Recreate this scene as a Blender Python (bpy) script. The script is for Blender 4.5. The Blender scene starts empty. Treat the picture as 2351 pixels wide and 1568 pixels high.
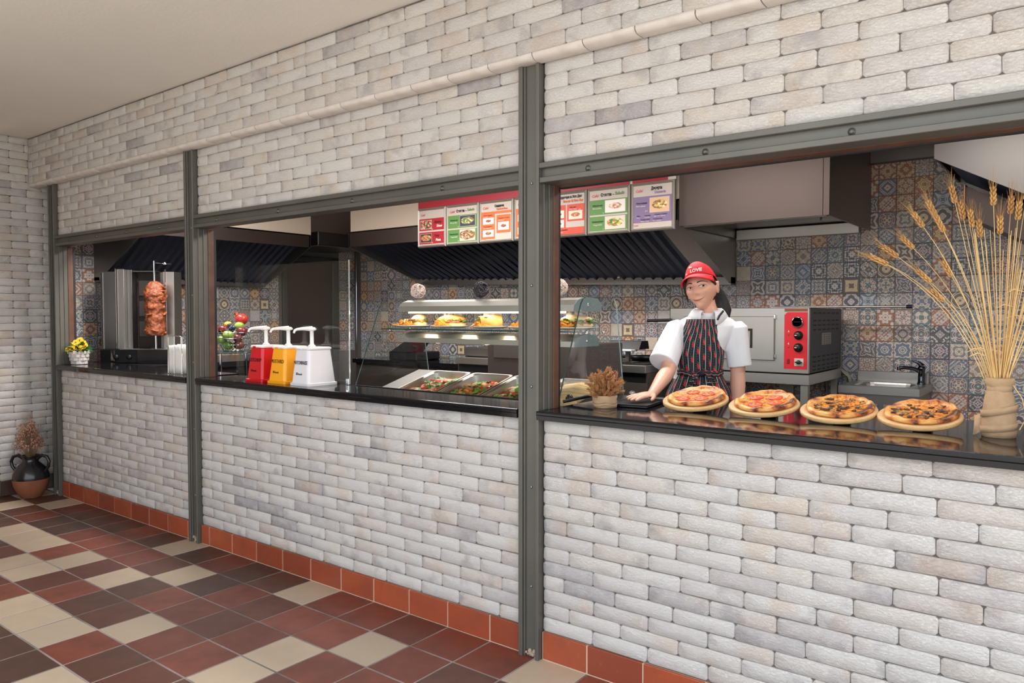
import bpy, math, random
from mathutils import Vector, Matrix, noise
from math import sin, cos, pi, radians, sqrt
random.seed(7)
R = random.Random(11)
S = bpy.context.scene
COL = S.collection

# ---------------------------------------------------------------- camera, world, light
def srgb(r, g=None, b=None):
    if g is None: r, g, b = r
    f = lambda c: (c/255/12.92) if c/255 <= .04045 else ((c/255+.055)/1.055)**2.4
    return (f(r), f(g), f(b), 1.0)

cam = bpy.data.cameras.new('camera'); cam_o = bpy.data.objects.new('camera', cam); COL.objects.link(cam_o)
cam.sensor_width = 36.0; cam.lens = 1729.0/2351*36.0; cam.clip_start = .05; cam.clip_end = 200
CAM = Vector((0, -2.538, 1.44))
cam_o.location = CAM
cam_o.rotation_euler = (radians(90-2.0537), 0, radians(37.5404))
S.camera = cam_o

W = bpy.data.worlds.new('overcast_sky'); S.world = W; W.use_nodes = True
bg = W.node_tree.nodes['Background']
bg.inputs[0].default_value = (0.85, 0.925, 1.0, 1)
bg.inputs[1].default_value = 3.6

def area(name, loc, rot, size, power, color=(1, 1, 1), size_y=None):
    l = bpy.data.lights.new(name, 'AREA'); l.energy = power; l.color = color
    l.shape = 'RECTANGLE'; l.size = size; l.size_y = size_y or size
    o = bpy.data.objects.new(name, l); o.location = loc; o.rotation_euler = rot; COL.objects.link(o); return o
# unseen lamps added to brighten the kitchen (housings built with the kitchen below)
KL = [(-5.38, .42), (-3.9, 1.3), (-2.0, 1.1), (-.15, 1.3)]
for (x, y), pw in zip(KL, (74, 62, 58, 24)):
    area('kitchen_ceiling_light', (x, y, 2.60), (0, 0, 0), 1.1, pw, (1.0, .95, .90), .28)
sun = bpy.data.lights.new('sun', 'SUN'); sun.energy = 9.5; sun.angle = radians(1.5); sun.color = (1, .95, .89)
so = bpy.data.objects.new('sun', sun); COL.objects.link(so); so.rotation_euler = (radians(-8), radians(12), 0)

vs = S.view_settings
S.display_settings.display_device = 'sRGB'
vs.view_transform = 'Standard'; vs.look = 'None'; vs.gamma = 1.0; vs.use_curve_mapping = False
vs.exposure = -0.45
try:
    S.cycles.max_bounces = 10; S.cycles.transparent_max_bounces = 16; S.cycles.caustics_reflective = False
    S.cycles.caustics_refractive = False
except Exception: pass

# ---------------------------------------------------------------- node helpers
class NT:
    def __init__(s, m):
        s.t = m.node_tree; s.n = s.t.nodes; s.l = s.t.links
    def link(s, a, b): s.l.new(a, b)
    def put(s, sock, v):
        if isinstance(v, bpy.types.NodeSocket): s.l.new(v, sock)
        elif v is not None: sock.default_value = v
    def m(s, op, a, b=None, c=None, clamp=False):
        n = s.n.new('ShaderNodeMath'); n.operation = op; n.use_clamp = clamp
        s.put(n.inputs[0], a)
        if b is not None: s.put(n.inputs[1], b)
        if c is not None: s.put(n.inputs[2], c)
        return n.outputs[0]
    def mix(s, f, a, b, mode='MIX'):
        n = s.n.new('ShaderNodeMix'); n.data_type = 'RGBA'; n.blend_type = mode
        s.put(n.inputs[0], f); s.put(n.inputs[6], a); s.put(n.inputs[7], b); return n.outputs[2]
    def noise(s, vec, scale, detail=3, rough=.55, dist=0):
        n = s.n.new('ShaderNodeTexNoise'); n.inputs['Scale'].default_value = scale
        n.inputs['Detail'].default_value = detail; n.inputs['Roughness'].default_value = rough
        n.inputs['Distortion'].default_value = dist
        if vec is not None: s.link(vec, n.inputs['Vector'])
        return n.outputs['Fac']
    def voro(s, vec, scale, out='Color', feat='F1'):
        n = s.n.new('ShaderNodeTexVoronoi'); n.feature = feat; n.inputs['Scale'].default_value = scale
        if vec is not None: s.link(vec, n.inputs['Vector'])
        return n.outputs[out]
    def ramp(s, f, stops, interp='LINEAR'):
        n = s.n.new('ShaderNodeValToRGB'); cr = n.color_ramp; cr.interpolation = interp
        while len(cr.elements) < len(stops): cr.elements.new(.5)
        for e, (p, c) in zip(cr.elements, stops): e.position = p; e.color = c
        s.put(n.inputs[0], f); return n.outputs[0]
    def coord(s, k='Object'):
        return s.n.new('ShaderNodeTexCoord').outputs[k]
    def sep(s, v):
        n = s.n.new('ShaderNodeSeparateXYZ'); s.link(v, n.inputs[0]); return n.outputs
    def comb(s, x, y, z):
        n = s.n.new('ShaderNodeCombineXYZ')
        for i, v in enumerate((x, y, z)): s.put(n.inputs[i], v)
        return n.outputs[0]
    def mapv(s, v, scale=(1, 1, 1), loc=(0, 0, 0)):
        n = s.n.new('ShaderNodeMapping'); s.link(v, n.inputs[0]); s.put(n.inputs['Location'], loc)
        n.inputs['Scale'].default_value = scale; return n.outputs[0]
    def bump(s, h, strength=.3, dist=.01):
        n = s.n.new('ShaderNodeBump'); n.inputs['Strength'].default_value = strength
        n.inputs['Distance'].default_value = dist; s.link(h, n.inputs['Height']); return n.outputs[0]
    def info(s, k='Random'): return s.n.new('ShaderNodeObjectInfo').outputs[k]
    def attr(s, name, k='Fac'):
        n = s.n.new('ShaderNodeAttribute'); n.attribute_name = name; return n.outputs[k]
    def white(s, v, dim='1D'):
        n = s.n.new('ShaderNodeTexWhiteNoise'); n.noise_dimensions = dim
        s.put(n.inputs['W'] if dim == '1D' else n.inputs['Vector'], v); return n.outputs['Value'], n.outputs['Color']

def mat(name, col=(128, 128, 128), rough=.5, metal=0.0, var=None, bump=None, spec=None, fn=None, coat=None, trans=None, emit=None, ior=None, sss=None):
    """var = (noise scale, second colour, ramp lo, ramp hi); bump = (scale, strength, distance)"""
    m = bpy.data.materials.new(name); m.use_nodes = True; t = NT(m); p = t.n['Principled BSDF']
    c = srgb(col); p.inputs['Base Color'].default_value = c
    p.inputs['Roughness'].default_value = rough; p.inputs['Metallic'].default_value = metal
    if spec is not None: p.inputs['Specular IOR Level'].default_value = spec
    if coat: p.inputs['Coat Weight'].default_value = coat; p.inputs['Coat Roughness'].default_value = .08
    if trans is not None: p.inputs['Transmission Weight'].default_value = trans
    if ior: p.inputs['IOR'].default_value = ior
    if sss: p.inputs['Subsurface Weight'].default_value = sss; p.inputs['Subsurface Radius'].default_value = (.02, .008, .005)
    if emit: p.inputs['Emission Color'].default_value = srgb(emit[0]); p.inputs['Emission Strength'].default_value = emit[1]
    v = t.coord()
    if var:
        f = t.noise(v, var[0], 4)
        t.link(t.ramp(f, [(var[2] if len(var) > 2 else .35, c), (var[3] if len(var) > 3 else .65, srgb(var[1]))]), p.inputs['Base Color'])
    if bump:
        t.link(t.bump(t.noise(v, bump[0], 4), bump[1], bump[2] if len(bump) > 2 else .005), p.inputs['Normal'])
    if fn: fn(t, p)
    return m

# ---------------------------------------------------------------- mesh helpers
class MB:
    def __init__(s): s.v = []; s.f = []; s.mi = []; s.sm = []
    def add(s, vs, fs, mi=0, sm=False):
        o = len(s.v); s.v += [tuple(v) for v in vs]
        for f in fs: s.f.append(tuple(i+o for i in f)); s.mi.append(mi); s.sm.append(sm)
        return s
    def box(s, x0, x1, y0, y1, z0, z1, mi=0, bev=0.0, M=None):
        if bev > 0:
            b = min(bev, (x1-x0)*.45, (y1-y0)*.45, (z1-z0)*.45); vs = []; idx = {}
            for sx in (0, 1):
                for sy in (0, 1):
                    for sz in (0, 1):
                        X, Y, Z = (x0, x1)[sx], (y0, y1)[sy], (z0, z1)[sz]
                        dx, dy, dz = (b, -b)[sx], (b, -b)[sy], (b, -b)[sz]
                        idx[sx, sy, sz, 0] = len(vs); vs.append((X, Y+dy, Z+dz))
                        idx[sx, sy, sz, 1] = len(vs); vs.append((X+dx, Y, Z+dz))
                        idx[sx, sy, sz, 2] = len(vs); vs.append((X+dx, Y+dy, Z))
            fs = []
            I = lambda a, b_, c, k: idx[a, b_, c, k]
            for a in (0, 1):
                q = [I(a, 0, 0, 0), I(a, 1, 0, 0), I(a, 1, 1, 0), I(a, 0, 1, 0)]; fs.append(q if a else q[::-1])
                q = [I(0, a, 0, 1), I(1, a, 0, 1), I(1, a, 1, 1), I(0, a, 1, 1)]; fs.append(q[::-1] if a else q)
                q = [I(0, 0, a, 2), I(1, 0, a, 2), I(1, 1, a, 2), I(0, 1, a, 2)]; fs.append(q if a else q[::-1])
            for a in (0, 1):
                for c in (0, 1):
                    fs.append([I(a, c, 0, 0), I(a, c, 1, 0), I(a, c, 1, 1), I(a, c, 0, 1)])
                    fs.append([I(a, 0, c, 0), I(a, 1, c, 0), I(a, 1, c, 2), I(a, 0, c, 2)])
                    fs.append([I(0, a, c, 1), I(1, a, c, 1), I(1, a, c, 2), I(0, a, c, 2)])
                    for d in (0, 1): fs.append([I(a, c, d, 0), I(a, c, d, 1), I(a, c, d, 2)])
        else:
            vs = [(x0, y0, z0), (x1, y0, z0), (x1, y1, z0), (x0, y1, z0), (x0, y0, z1), (x1, y0, z1), (x1, y1, z1), (x0, y1, z1)]
            fs = [(0, 3, 2, 1), (4, 5, 6, 7), (0, 1, 5, 4), (1, 2, 6, 5), (2, 3, 7, 6), (3, 0, 4, 7)]
        if M is not None: vs = [M @ Vector(v) for v in vs]
        return s.add(vs, fs, mi)
    def cbox(s, c, d, mi=0, bev=0.0, M=None):
        return s.box(c[0]-d[0]/2, c[0]+d[0]/2, c[1]-d[1]/2, c[1]+d[1]/2, c[2]-d[2]/2, c[2]+d[2]/2, mi, bev, M)
    def prism(s, pts, a0, a1, axis='y', mi=0, sm=False):
        """closed polygon pts extruded along axis; pts are (x,z) for y, (y,z) for x, (x,y) for z"""
        n = len(pts)
        def P(p, a): return {'y': (p[0], a, p[1]), 'x': (a, p[0], p[1]), 'z': (p[0], p[1], a)}[axis]
        vs = [P(p, a0) for p in pts]+[P(p, a1) for p in pts]
        fs = [(i, (i+1) % n, n+(i+1) % n, n+i) for i in range(n)]
        s.add(vs, fs, mi, sm); s.add(vs, [tuple(range(n))[::-1], tuple(range(n, 2*n))], mi)
        return s
    def tube(s, path, r, n=8, mi=0, cap=True, sm=True):
        path = [Vector(p) for p in path]; rs = r if isinstance(r, (list, tuple)) else [r]*len(path)
        vs = []; up = None
        for i, p in enumerate(path):
            t = (path[min(i+1, len(path)-1)]-path[max(i-1, 0)]).normalized()
            if up is None:
                up = Vector((0, 0, 1)) if abs(t.z) < .9 else Vector((1, 0, 0))
            a = t.cross(up); a = a.normalized() if a.length > 1e-6 else t.orthogonal().normalized()
            up = a.cross(t).normalized()
            for k in range(n):
                q = 2*pi*k/n; vs.append(p+(a*cos(q)+up*sin(q))*rs[i])
        fs = []
        for i in range(len(path)-1):
            for k in range(n):
                fs.append((i*n+k, i*n+(k+1) % n, (i+1)*n+(k+1) % n, (i+1)*n+k))
        s.add(vs, fs, mi, sm)
        if cap:
            s.add([vs[k] for k in range(n)], [tuple(range(n))], mi)
            s.add(vs[-n:], [tuple(range(n))[::-1]], mi)
        return s
    def lathe(s, prof, c=(0, 0, 0), n=24, mi=0, sm=True, fn=None, M=None):
        """prof = [(r,z)...]"""
        vs = []; fs = []; m = len(prof)
        for r, z in prof:
            for k in range(n):
                q = 2*pi*k/n; rr = r
                if fn: rr = fn(r, z, q)
                v = Vector((rr*cos(q), rr*sin(q), z))
                if M is not None: v = M @ v
                vs.append(v+Vector(c))
        for i in range(m-1):
            for k in range(n): fs.append((i*n+k, i*n+(k+1) % n, (i+1)*n+(k+1) % n, (i+1)*n+k))
        s.add(vs, fs, mi, sm)
        if prof[0][0] > 1e-5: s.add(vs[:n], [tuple(range(n))[::-1]], mi)
        if prof[-1][0] > 1e-5: s.add(vs[-n:], [tuple(range(n))], mi)
        return s
    def ball(s, c, r, nu=12, nv=8, mi=0, fn=None, M=None):
        if not isinstance(r, (tuple, list)): r = (r, r, r)
        vs = []; fs = []
        for i in range(nv+1):
            th = pi*i/nv
            for k in range(nu):
                q = 2*pi*k/nu; d = Vector((sin(th)*cos(q), sin(th)*sin(q), cos(th)))
                v = Vector((d.x*r[0], d.y*r[1], d.z*r[2]))
                if fn: v = v*fn(d)
                if M is not None: v = M @ v
                vs.append(v+Vector(c))
        for i in range(nv):
            for k in range(nu):
                a, b = i*nu+k, i*nu+(k+1) % nu; fs.append((a, a+nu, b+nu, b))
        return s.add(vs, fs, mi, True)
    def quad(s, a, b, c, d, mi=0): return s.add([a, b, c, d], [(0, 1, 2, 3)], mi)
    def sheet(s, grid, mi=0, sm=True, thick=0):
        """grid[i][j] of points; optional thickness along average normal"""
        n, m = len(grid), len(grid[0]); vs = [Vector(p) for row in grid for p in row]
        fs = [(i*m+j, i*m+j+1, (i+1)*m+j+1, (i+1)*m+j) for i in range(n-1) for j in range(m-1)]
        if thick:
            nr = []
            for i in range(n):
                for j in range(m):
                    du = vs[min(i+1, n-1)*m+j]-vs[max(i-1, 0)*m+j]; dv = vs[i*m+min(j+1, m-1)]-vs[i*m+max(j-1, 0)]
                    c = dv.cross(du); nr.append(c.normalized() if c.length > 1e-9 else Vector((0, 0, 1)))
            N = n*m; vs2 = [v-k*thick for v, k in zip(vs, nr)]
            fs2 = [tuple(N+i for i in f[::-1]) for f in fs]
            ed = [(0*m+j, 0*m+j+1) for j in range(m-1)]+[((n-1)*m+j+1, (n-1)*m+j) for j in range(m-1)]
            ed += [((i+1)*m, i*m) for i in range(n-1)]+[(i*m+m-1, (i+1)*m+m-1) for i in range(n-1)]
            s.add(vs+vs2, fs+fs2+[(a, N+a, N+b, b) for a, b in ed], mi, sm); return s
        return s.add(vs, fs, mi, sm)
    def mesh(s, name, mats):
        me = bpy.data.meshes.new(name); me.from_pydata(s.v, [], s.f)
        for m in (mats if isinstance(mats, (list, tuple)) else [mats]): me.materials.append(m)
        me.polygons.foreach_set('material_index', s.mi); me.polygons.foreach_set('use_smooth', s.sm)
        me.update(); return me
    def build(s, name, mats, parent=None, local=False, label=None):
        if parent is not None and not local:
            off = Vector((0, 0, 0)); q = parent
            while q is not None: off += q.location; q = q.parent
            s.v = [tuple(Vector(v)-off) for v in s.v]
        o = bpy.data.objects.new(name, s.mesh(name, mats)); COL.objects.link(o)
        if parent is not None: o.parent = parent
        if label: o['label'] = label
        return o

def thing(name, label, cat, loc=(0, 0, 0), rz=0.0, group=None):
    o = bpy.data.objects.new(name, None); o.empty_display_size = .05; COL.objects.link(o)
    o.location = loc; o.rotation_euler = (0, 0, rz); o['label'] = label; o['category'] = cat
    if group: o['group'] = group
    return o
def tag(o, label, cat, group=None, kind=None):
    o['label'] = label; o['category'] = cat
    if group: o['group'] = group
    if kind: o['kind'] = kind
    return o
def struct(name, label=None, loc=(0, 0, 0)):
    o = bpy.data.objects.new(name, None); o.empty_display_size = .05; COL.objects.link(o); o.location = loc
    o['kind'] = 'structure'
    if label: o['label'] = label
    return o
def st(o, label=None):
    o['kind'] = 'structure'
    if label: o['label'] = label
    return o
def inst(name, me, parent, loc, rot=(0, 0, 0), scale=(1, 1, 1)):
    o = bpy.data.objects.new(name, me); COL.objects.link(o); o.parent = parent
    o.location = loc; o.rotation_euler = rot; o.scale = scale; return o
def dup(root, loc, rz=None, label=None, group=None):
    r = root.copy(); COL.objects.link(r); r.location = loc
    if rz is not None: r.rotation_euler = (0, 0, rz)
    if label: r['label'] = label
    if group: r['group'] = group
    for ch in list(root.children):
        c = ch.copy(); COL.objects.link(c); c.parent = r
        for g in list(ch.children):
            d = g.copy(); COL.objects.link(d); d.parent = c
    return r
def text(s, size, mats, parent, M, name='lettering', align='LEFT', width=None, depth=.0006, bold=0.0, shear=0.0, sx=1.0):
    """flat lettering; M is a 4x4 matrix (world) that maps text x,y to the surface"""
    cu = bpy.data.curves.new('txt', 'FONT'); cu.body = s; cu.size = size; cu.align_x = align; cu.extrude = depth
    cu.offset = bold; cu.shear = shear; cu.resolution_u = 2
    o = bpy.data.objects.new('txt', cu); COL.objects.link(o)
    dg = bpy.context.evaluated_depsgraph_get(); me = bpy.data.meshes.new_from_object(o.evaluated_get(dg))
    bpy.data.objects.remove(o); bpy.data.curves.remove(cu)
    xs = [v.co.x for v in me.vertices] or [0, 1]
    k = sx
    if width: k = width/max(1e-6, max(xs)-min(xs))
    off = Vector((0, 0, 0)); q = parent
    while q is not None: off += q.location; q = q.parent
    T = Matrix.Translation(-off) @ M @ Matrix.Diagonal((k, 1, 1, 1))
    me.transform(T); me.materials.clear(); me.materials.append(mats)
    r = bpy.data.objects.new(name, me); COL.objects.link(r); r.parent = parent; return r
def frame(o, ax, ay):
    ax = Vector(ax).normalized(); ay = Vector(ay).normalized(); az = ax.cross(ay)
    M = Matrix.Identity(4)
    for i in range(3): M[i][0] = ax[i]; M[i][1] = ay[i]; M[i][2] = az[i]; M[i][3] = o[i]
    return M

# ---------------------------------------------------------------- materials
def f_brick(t, p):
    rnd = t.info(); o = t.coord()
    off = t.comb(t.m('MULTIPLY', rnd, 37.), t.m('MULTIPLY', rnd, 91.), t.m('MULTIPLY', rnd, 53.))
    va = t.n.new('ShaderNodeVectorMath'); va.operation = 'ADD'; t.link(o, va.inputs[0]); t.link(off, va.inputs[1]); v = va.outputs[0]
    tone = t.ramp(rnd, [(0, srgb(212, 203, 194)), (.35, srgb(219, 215, 211)), (.7, srgb(213, 208, 205)), (.93, srgb(204, 197, 194)), (.98, srgb(184, 179, 180)), (1., srgb(168, 163, 166))])
    fine = t.noise(v, 26, 4, .6)
    c = t.mix(t.m('MULTIPLY', t.ramp(fine, [(.35, (0, 0, 0, 1)), (.7, (1, 1, 1, 1))]), .45), tone, srgb(219, 214, 210))
    # greyish smoke stains baked into one end of some stones
    big = t.noise(v, 7.5, 3, .55)
    st_ = t.ramp(big, [(.565, (0, 0, 0, 1)), (.72, (1, 1, 1, 1))])
    c = t.mix(t.m('MULTIPLY', st_, .52), c, srgb(156, 149, 153))
    tan = t.ramp(t.noise(v, 5, 2, .5), [(.56, (0, 0, 0, 1)), (.7, (1, 1, 1, 1))])
    c = t.mix(t.m('MULTIPLY', tan, .35), c, srgb(206, 180, 152))
    t.link(c, p.inputs['Base Color'])
    h = t.m('ADD', t.noise(t.mapv(v, (1, 1, 1.6)), 90, 5, .75, .8), t.m('MULTIPLY', t.noise(v, 24, 2), .7))
    t.link(t.bump(h, .9, .0065), p.inputs['Normal'])
M_brick = mat('whitewashed_stone_brick', rough=.85, spec=.2, fn=f_brick)
M_grout = mat('brick_joint', (92, 86, 84), .95, var=(9, (120, 112, 106)))
M_grout_floor = mat('floor_grout', (158, 148, 144), .9, var=(3, (108, 100, 98)))
M_ceil = mat('cream_plaster', (232, 226, 218), .95, bump=(55, .25, .004), var=(2, (235, 229, 221)))
M_cream = mat('cream_wall_paint', (205, 190, 174), .9, bump=(60, .15, .003))
def f_terra(c1, c2, c3, pale=None):
    def fn(t, p):
        rnd = t.info(); v = t.coord()
        off = t.comb(t.m('MULTIPLY', rnd, 17.), t.m('MULTIPLY', rnd, 71.), 0.)
        va = t.n.new('ShaderNodeVectorMath'); va.operation = 'ADD'; t.link(v, va.inputs[0]); t.link(off, va.inputs[1]); v = va.outputs[0]
        base = t.ramp(rnd, [(0, srgb(c1)), (.5, srgb(c2)), (1, srgb(c3))])
        n1 = t.ramp(t.noise(v, 5, 3, .6), [(.38, (0, 0, 0, 1)), (.68, (1, 1, 1, 1))])
        c = t.mix(t.m('MULTIPLY', n1, .6), base, srgb(c3))
        n2 = t.ramp(t.noise(v, 46, 3, .7), [(.62, (0, 0, 0, 1)), (.78, (1, 1, 1, 1))])
        c = t.mix(t.m('MULTIPLY', n2, .22), c, srgb(pale or c2))
        t.link(c, p.inputs['Base Color'])
        t.link(t.bump(t.noise(v, 60, 3), .15, .002), p.inputs['Normal'])
        t.link(t.m('MULTIPLY_ADD', n1, .12, .38), p.inputs['Roughness'])
    return fn
M_tred = mat('terracotta_red', fn=f_terra((136, 72, 54), (120, 62, 48), (92, 56, 46)))
M_tbrn = mat('terracotta_brown', fn=f_terra((98, 62, 50), (88, 58, 48), (74, 54, 46)))
M_tcrm = mat('terracotta_cream', fn=f_terra((196, 175, 152), (186, 166, 143), (176, 158, 138), (212, 196, 175)))
M_tbase = mat('terracotta_skirting', fn=f_terra((172, 84, 52), (158, 74, 46), (134, 64, 44), (190, 130, 100)))
def brushed(c, rough, aniso=(1, 60, 60), amt=.12):
    def fn(t, p):
        v = t.mapv(t.coord(), aniso)
        n = t.noise(v, 6, 4, .7)
        t.link(t.m('MULTIPLY_ADD', n, amt, rough-amt/2), p.inputs['Roughness'])
        t.link(t.mix(t.m('MULTIPLY', t.noise(t.coord(), 2.5, 3), .5), srgb(c), srgb([x*.84 for x in c])), p.inputs['Base Color'])
    return fn
M_alu = mat('dark_grey_powder_coat', (104, 101, 94), .42, .35, bump=(220, .05, .001), var=(3, (96, 94, 88)))
M_alu2 = mat('zinc_bolt', (150, 150, 146), .35, .8)
M_brown = mat('brown_wood_frame', (104, 70, 54), .5, var=(14, (86, 58, 46)), bump=(40, .1, .002))
M_gasket = mat('black_gasket', (26, 26, 30), .6)
M_steel = mat('brushed_steel', rough=.3, metal=1, fn=brushed((196, 192, 187), .38))
M_steel_d = mat('dark_brushed_steel', rough=.34, metal=1, fn=brushed((146, 142, 140), .40))
M_chrome = mat('chrome', (225, 226, 230), .08, 1)
M_black = mat('black_plastic', (20, 20, 23), .35)
M_filter = mat('dark_hood_filter', (84, 90, 108), .36, .8)
M_ledge = mat('pale_ledge_stone', (222, 214, 206), .8, var=(9, (206, 197, 190)), bump=(40, .4, .005))
M_white_pl = mat('white_plastic', (236, 234, 232), .3, sss=.05)
def f_granite(t, p):
    v = t.coord()
    s_ = t.ramp(t.voro(v, 260, 'Distance'), [(.0, srgb(190, 186, 190)), (.10, srgb(24, 23, 26))])
    pick = t.ramp(t.noise(v, 210, 1), [(.60, (0, 0, 0, 1)), (.64, (1, 1, 1, 1))])
    t.link(t.mix(pick, srgb(22, 21, 24), s_), p.inputs['Base Color'])
M_hood = mat('brown_brushed_steel', rough=.45, metal=1, fn=brushed((90, 80, 77), .46))
M_granite = mat('polished_black_granite', rough=.07, spec=.26, fn=f_granite)
def glass_mat(name, tint, refl=1.0):
    m = bpy.data.materials.new(name); m.use_nodes = True; t = NT(m); t.n.clear()
    out = t.n.new('ShaderNodeOutputMaterial'); a = t.n.new('ShaderNodeBsdfTransparent'); b = t.n.new('ShaderNodeBsdfGlossy')
    a.inputs[0].default_value = tint; b.inputs['Roughness'].default_value = .02
    fr = t.n.new('ShaderNodeFresnel'); fr.inputs[0].default_value = 1.45
    mx = t.n.new('ShaderNodeMixShader'); t.link(t.m('MULTIPLY', fr.outputs[0], refl), mx.inputs[0]); t.link(a.outputs[0], mx.inputs[1]); t.link(b.outputs[0], mx.inputs[2])
    t.link(mx.outputs[0], out.inputs[0]); return m
M_glass = glass_mat('clear_glass', (.965, .975, .97, 1), .10)
M_glass_edge = mat('green_glass_edge', (34, 70, 64), .12, 0, spec=.7)
M_glass_lit = mat('polished_glass_edge', (196, 214, 214), .1, .3)  # pale colour paints the light on the rear glass edges
# ================================================================ SETTING
XL = -6.80          # porch left wall face
POSTS = [-6.498, -4.465, -1.842, .780]
PW = .0515
Z_BASE, Z_CNT, Z_TOP, Z_LIN0, Z_LIN1, Z_LEDGE, Z_CEIL = .12, 1.005, 1.045, 1.975, 2.055, 2.462, 2.85
PROUD = -.075
CH = .0594          # brick course

# ---- floor: one tile per object
floor = struct('floor', 'terracotta tiled terrace floor in red, brown and cream')
MB().box(-7.2, 1.4, -2.5, .02, -.12, -.0012).build('floor_grout_bed', M_grout_floor, floor)
CREAM = {(-17,0),(-18,1),(-14,2),(-13,2),(-15,2),(-13,2),(-12,3),(-11,3),(-11,2),(-9,2),(-10,0),(-8,1),(-9,4),(-6,3),(-7,4),(-8,4),(-5,5),(-3,3),(-5,0),(-3,2),(-2,1),(1,0),(-12,4),(-16,3),(-13,6),(-10,6),(-6,6),(-1,4),(0,2),(3,2),(-19,0),(-14,5)}
REDT = {(-12,1),(-12,0),(-16,1),(-9,1),(-10,1),(-3,1),(-4,1),(-2,2),(-1,2),(-2,3),(0,0),(-1,0),(-5,1),(-4,2),(-5,2),(-7,2),(-6,2),(-4,4),(-9,3),(-10,3),(-11,1),(-18,2)}
def tile_mesh(nm, m, w=.25, h=.25, g=.0062, t=.012, rr=None):
    b = MB(); a = g/2; e = .0025
    vs = [(a, a, -t), (w-a, a, -t), (w-a, h-a, -t), (a, h-a, -t)]
    up = [(a, a, -e), (w-a, a, -e), (w-a, h-a, -e), (a, h-a, -e)]
    tp = [(a+e, a+e, 0), (w-a-e, a+e, 0), (w-a-e, h-a-e, 0), (a+e, h-a-e, 0)]
    V = vs+up+tp; F = []
    for k in (0, 4):
        for i in range(4): F.append((k+i, k+(i+1) % 4, k+4+(i+1) % 4, k+4+i))
    F.append((8, 9, 10, 11)); b.add(V, F); return b.mesh(nm, m)
FT = [tile_mesh('floor_tile', m) for m in (M_tcrm, M_tred, M_tbrn)]
for j in range(0, 9):
    for i in range(-19, 10):
        if j > 4 and i < -14 or j > 6 and i > 4: continue
        rr = random.Random(i*131+j*17)
        k = 0 if (i, j) in CREAM else 1 if (i, j) in REDT else (1 if rr.random() < .38 else 2)
        if j > 5 and k and rr.random() < .15: k = 0
        inst('floor_tile', FT[k], floor, (-2.069+.25*i, -.25*(j+1), rr.uniform(-.0006, .0006)))
# pavement and ground out of view, added pale to bounce light into the terrace
g = st(MB().box(-40, 40, -40, 40, -.3, -.125).build('ground', mat('pale_paving', (190, 184, 174), .9, var=(.6, (176, 170, 160)))), 'pale paved ground outside the terrace')
st(MB().box(-7.2, 14, -14, -2.502, -.12, -.003).build('pavement', mat('pale_stone_paving', (204, 198, 188), .85, var=(1.2, (190, 184, 174)))), 'pale stone paving in front of the terrace')
st(MB().box(1.402, 14, -2.5, 3.7, -.12, -.003).build('pavement', mat('pale_stone_paving', (204, 198, 188), .85, var=(1.2, (190, 184, 174)))), 'pale stone paving to the right of the terrace')
st(MB().box(-7.2, -4.6, -3.55, -3.35, 0, Z_CEIL).build('wall_rear', M_cream), 'plain terrace wall behind the viewer on the left')  # added out of view to hold light off the left side

# ---- skirting of terracotta tiles
bf = struct('baseboard_front', 'row of upright orange terracotta skirting tiles'); BT = {}
def skirting(par, x0, x1, y, seed):
    k = math.floor((x0+2.069)/.25); rr = random.Random(seed)
    while -2.069+.25*k < x1-.01:
        a, c = max(x0, -2.069+.25*k), min(x1, -2.069+.25*(k+1)); k += 1
        if c-a < .02: continue
        key = round(c-a, 3)
        if key not in BT:
            b = MB(); b.box(.003, key-.003, 0, .012, .004, Z_BASE-.002, 0, .003); BT[key] = b.mesh('skirting_tile', M_tbase)
        inst('skirting_tile', BT[key], par, (a, y+rr.uniform(-.001, .001), 0))
mj = mat('pale_tile_joint', (206, 176, 150), .9)
for i in range(3):
    x0, x1 = POSTS[i]+PW+.004, POSTS[i+1]-PW-.002
    skirting(bf, x0, x1, -.009, i)
    MB().box(x0, x1, -.0055, .02, 0, Z_BASE-.004).build('tile_joint', mj, bf)
bl = struct('baseboard_left', 'dark brown skirting tiles at the foot of the left wall')
for i in range(1, 3):
    MB().box(XL-.004, XL+.010, -.15*i-.01 if i == 1 else -.315, (-.005 if i == 1 else -.164), .003, .118, 0, .003).build('skirting_tile', M_tbrn, bl)

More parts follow.
